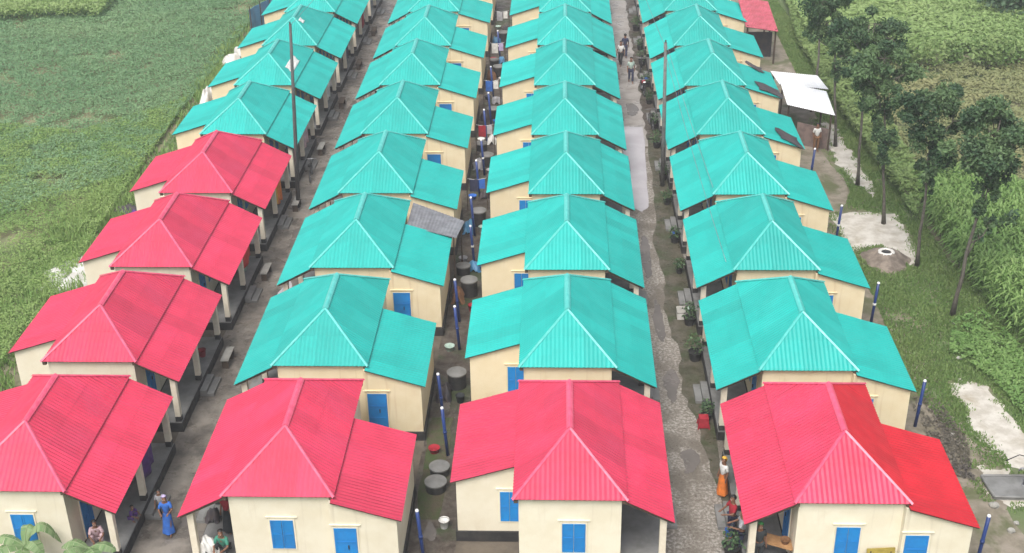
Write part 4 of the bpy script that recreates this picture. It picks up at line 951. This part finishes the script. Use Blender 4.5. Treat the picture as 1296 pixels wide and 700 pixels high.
    for q in 'lr':
        E += [('ch', 's'+q), ('s'+q, 'e'+q), ('e'+q, 'w'+q), ('w'+q, 'h'+q), ('w'+q, 't'+q), ('t'+q, 'u'+q)] + [('h'+q, 'f%s%d' % (q, i)) for i in range(4)] + [('f%s%d' % (q, i), 'g%s%d' % (q, i)) for i in range(4)]
        rd.update({'s'+q: .06, 'e'+q: .042, 'w'+q: .027, 'h'+q: .036, 't'+q: .014, 'u'+q: .010}); rd.update({'f%s%d' % (q, i): .010 for i in range(4)}); rd.update({'g%s%d' % (q, i): .008 for i in range(4)})
    return t, J, E, rd, ix, names, s, pz, fwd, top, bottom, skirt, scarf, pose
def finish(P_):
    t, J, E, rd, ix, names, s, pz, fwd, top, bottom, skirt, scarf, pose = P_
    names = list(J); ix = {k: i for i, k in enumerate(names)}
    for q in 'lr':
        E += [('pel', 'hip'+q), ('hip'+q, 'k'+q), ('k'+q, 'a'+q), ('a'+q, 'tp'+q)]
        rd.update({'hip'+q: .088, 'k'+q: .058, 'a'+q: .040, 'tp'+q: .030})
    body = skinned('body', [J[n] for n in names], [(ix[a], ix[b]) for a, b in E], [rd[n]*s for n in names], M['skin'], t)
    # clothes
    V = [J['pel']+Vector((0, 0, -.03*s)), J['wa'], J['ch'], J['nk']+Vector((0, 0, -.05*s)), J['sl'], J['el'].lerp(J['sl'], .15), J['sr'], J['er'].lerp(J['sr'], .15)]
    skinned('shirt', V, [(0, 1), (1, 2), (2, 3), (2, 4), (4, 5), (2, 6), (6, 7)], [.14*s, .13*s, .148*s, .085*s, .078*s, .062*s, .078*s, .062*s], top, t)
    if skirt and pose in ('stand', 'walk'):
        m = MB(); n = 22; prof = [(.135, J['pel'].z/s+.06), (.17, .80), (.19, .5), (.235, .10)]
        v = []
        for i, (r_, z_) in enumerate(prof):
            for k in range(n): a = 2*math.pi*k/n; w_ = 1+.06*i*math.sin(5*a+i)*.5; v.append((r_*w_*s*math.cos(a), (r_*w_*.92*math.sin(a)-(.03*i if pose == 'walk' else 0))*s, z_*s))
        m.add(v, [(i*n+k, i*n+(k+1) % n, (i+1)*n+(k+1) % n, (i+1)*n+k) for i in range(3) for k in range(n)]); m.build('skirt', bottom, t, True)
    else:
        V = [J['pel'], J['hipl'], J['kl'], J['al'].lerp(J['kl'], .12), J['hipr'], J['kr'], J['ar'].lerp(J['kr'], .12)]
        skinned('trousers', V, [(0, 1), (1, 2), (2, 3), (0, 4), (4, 5), (5, 6)], [.128*s, .105*s, .078*s, .066*s, .105*s, .078*s, .066*s], bottom, t)
    hc = J['hd1']+Vector((0, .018*s, .028*s))
    bm = bmesh.new(); bmesh.ops.create_uvsphere(bm, u_segments=16, v_segments=10, radius=.108*s)
    kill = [q for q in bm.verts if q.co.y < -.035*s and q.co.z < .045*s] + [q for q in bm.verts if q.co.z < -.06*s and not scarf]
    bmesh.ops.delete(bm, geom=list(set(kill)), context='VERTS')
    for q in bm.verts: q.co = q.co*(1.08 if scarf else 1)+hc; q.co.z -= 0
    me = bpy.data.meshes.new('hair'); bm.to_mesh(me); bm.free(); me.materials.append(scarf or M['hair']); me.polygons.foreach_set('use_smooth', [True]*len(me.polygons))
    o = bpy.data.objects.new('head_scarf' if scarf else 'hair', me); COL.objects.link(o); o.parent = t
    for sg in (1, -1):
        m = MB(); m.lathe([(.002, -.012*s), (.012*s, 0), (.002, .012*s)], 8, tuple(J['hd0']+Vector((sg*.033*s, -.083*s, .055*s)))); m.build('eye', M['eye'], t, True)
    return t

def person(*a, **k): return finish(figure(*a, **k))
person(-12.75, 32.45, 0, R(8), 'woman in bright blue dress with lilac scarf walking in the left lane', CL['blue'], CL['blue'], 'walk', 1.45, True, CL['lilac'], 1)
person(-13.15, 33.1, 0, R(10), 'child in pale grey shirt walking beside the woman in blue', CL['grey'], CL['dark'], 'walk', 1.2)
person(-14.0, 32.55, .405, R(70), 'small child in dark purple squatting on the nearest left veranda', CL['purple'], CL['purple'], 'squat', 1.0)
person(-14.75, 31.5, .405, R(20), 'person in pale pink squatting by the blue door of the nearest left veranda', CL['pink'], CL['pink'], 'squat', 1.5)
person(-10.6, 32.0, .405, R(-20), 'person in dark red standing under the second row front veranda', CL['red'], CL['dark'], 'stand', 1.55, True)
person(-10.5, 31.05, .405, R(-10), 'person in teal clothes squatting in the second row front veranda', CL['teal'], CL['dark'], 'squat', 1.6)
person(5.52, 34.7, 0, R(-60), 'woman in orange and white standing against the nearest right veranda', CL['white'], CL['orange'], 'stand', 1.5, True, CL['yellow'])
person(5.55, 32.5, 0, R(-70), 'person in red top and dark trousers standing in the right lane', CL['red'], CL['navy'], 'stand', 1.6, False, None, 1)
person(5.75, 31.7, 0, R(-95), 'person in grey sleeves standing beside the one in red', CL['grey'], CL['navy'], 'stand', 1.65, False, None, 1)
person(6.12, 30.72, .405, R(8), 'person in dark shirt with green scarf standing in the nearest right veranda', CL['dark'], CL['dark'], 'stand', 1.55, False, CL['green'])
person(4.50, 77.2, 0, R(5), 'man in pale green shirt walking down the right lane', CL['palegreen'], CL['navy'], 'walk', 1.65)
person(4.35, 82.2, 0, R(175), 'man in dark clothes walking in the right lane, farthest of three', CL['navy'], CL['navy'], 'walk', 1.65)
person(4.0, 80.6, 0, R(-20), 'man in white shirt walking in the right lane behind the pale green shirt', CL['white'], CL['dark'], 'walk', 1.65)
person(14.1, 65.55, 0, R(10), 'person in white shirt standing in front of the white tin shed', CL['white'], CL['brown'], 'stand', 1.6)

# ------------------------------------------------------------------ humid air over the fields
hm = bpy.data.materials.new('humid_air'); hm.use_nodes = True; hn = hm.node_tree; hn.nodes.clear()
ho = hn.nodes.new('ShaderNodeOutputMaterial'); hv = hn.nodes.new('ShaderNodeVolumePrincipled')
hv.inputs['Density'].default_value = .0009; hv.inputs['Color'].default_value = (.93, .96, 1, 1)
hn.links.new(hv.outputs[0], ho.inputs['Volume'])
mb = MB(); mb.box(-640, 640, -160, 1440, -1.2, 27.5); tag(mb.build('haze', hm), kind='stuff')

heap(-10.95, 30.85, .3, .25, .75, M['tarpwhite'], 'tall white sack beside the squatting person in teal', 91, 'sack', 'sack', None)
heap(-11.3, 32.6, .22, .2, .5, M['tarpdark'], 'black bag on the second row front veranda', 92, 'bag', 'bag', None)
for o_ in bpy.data.objects:
    if o_.name in ('sack', 'bag'): o_.location.z = .405
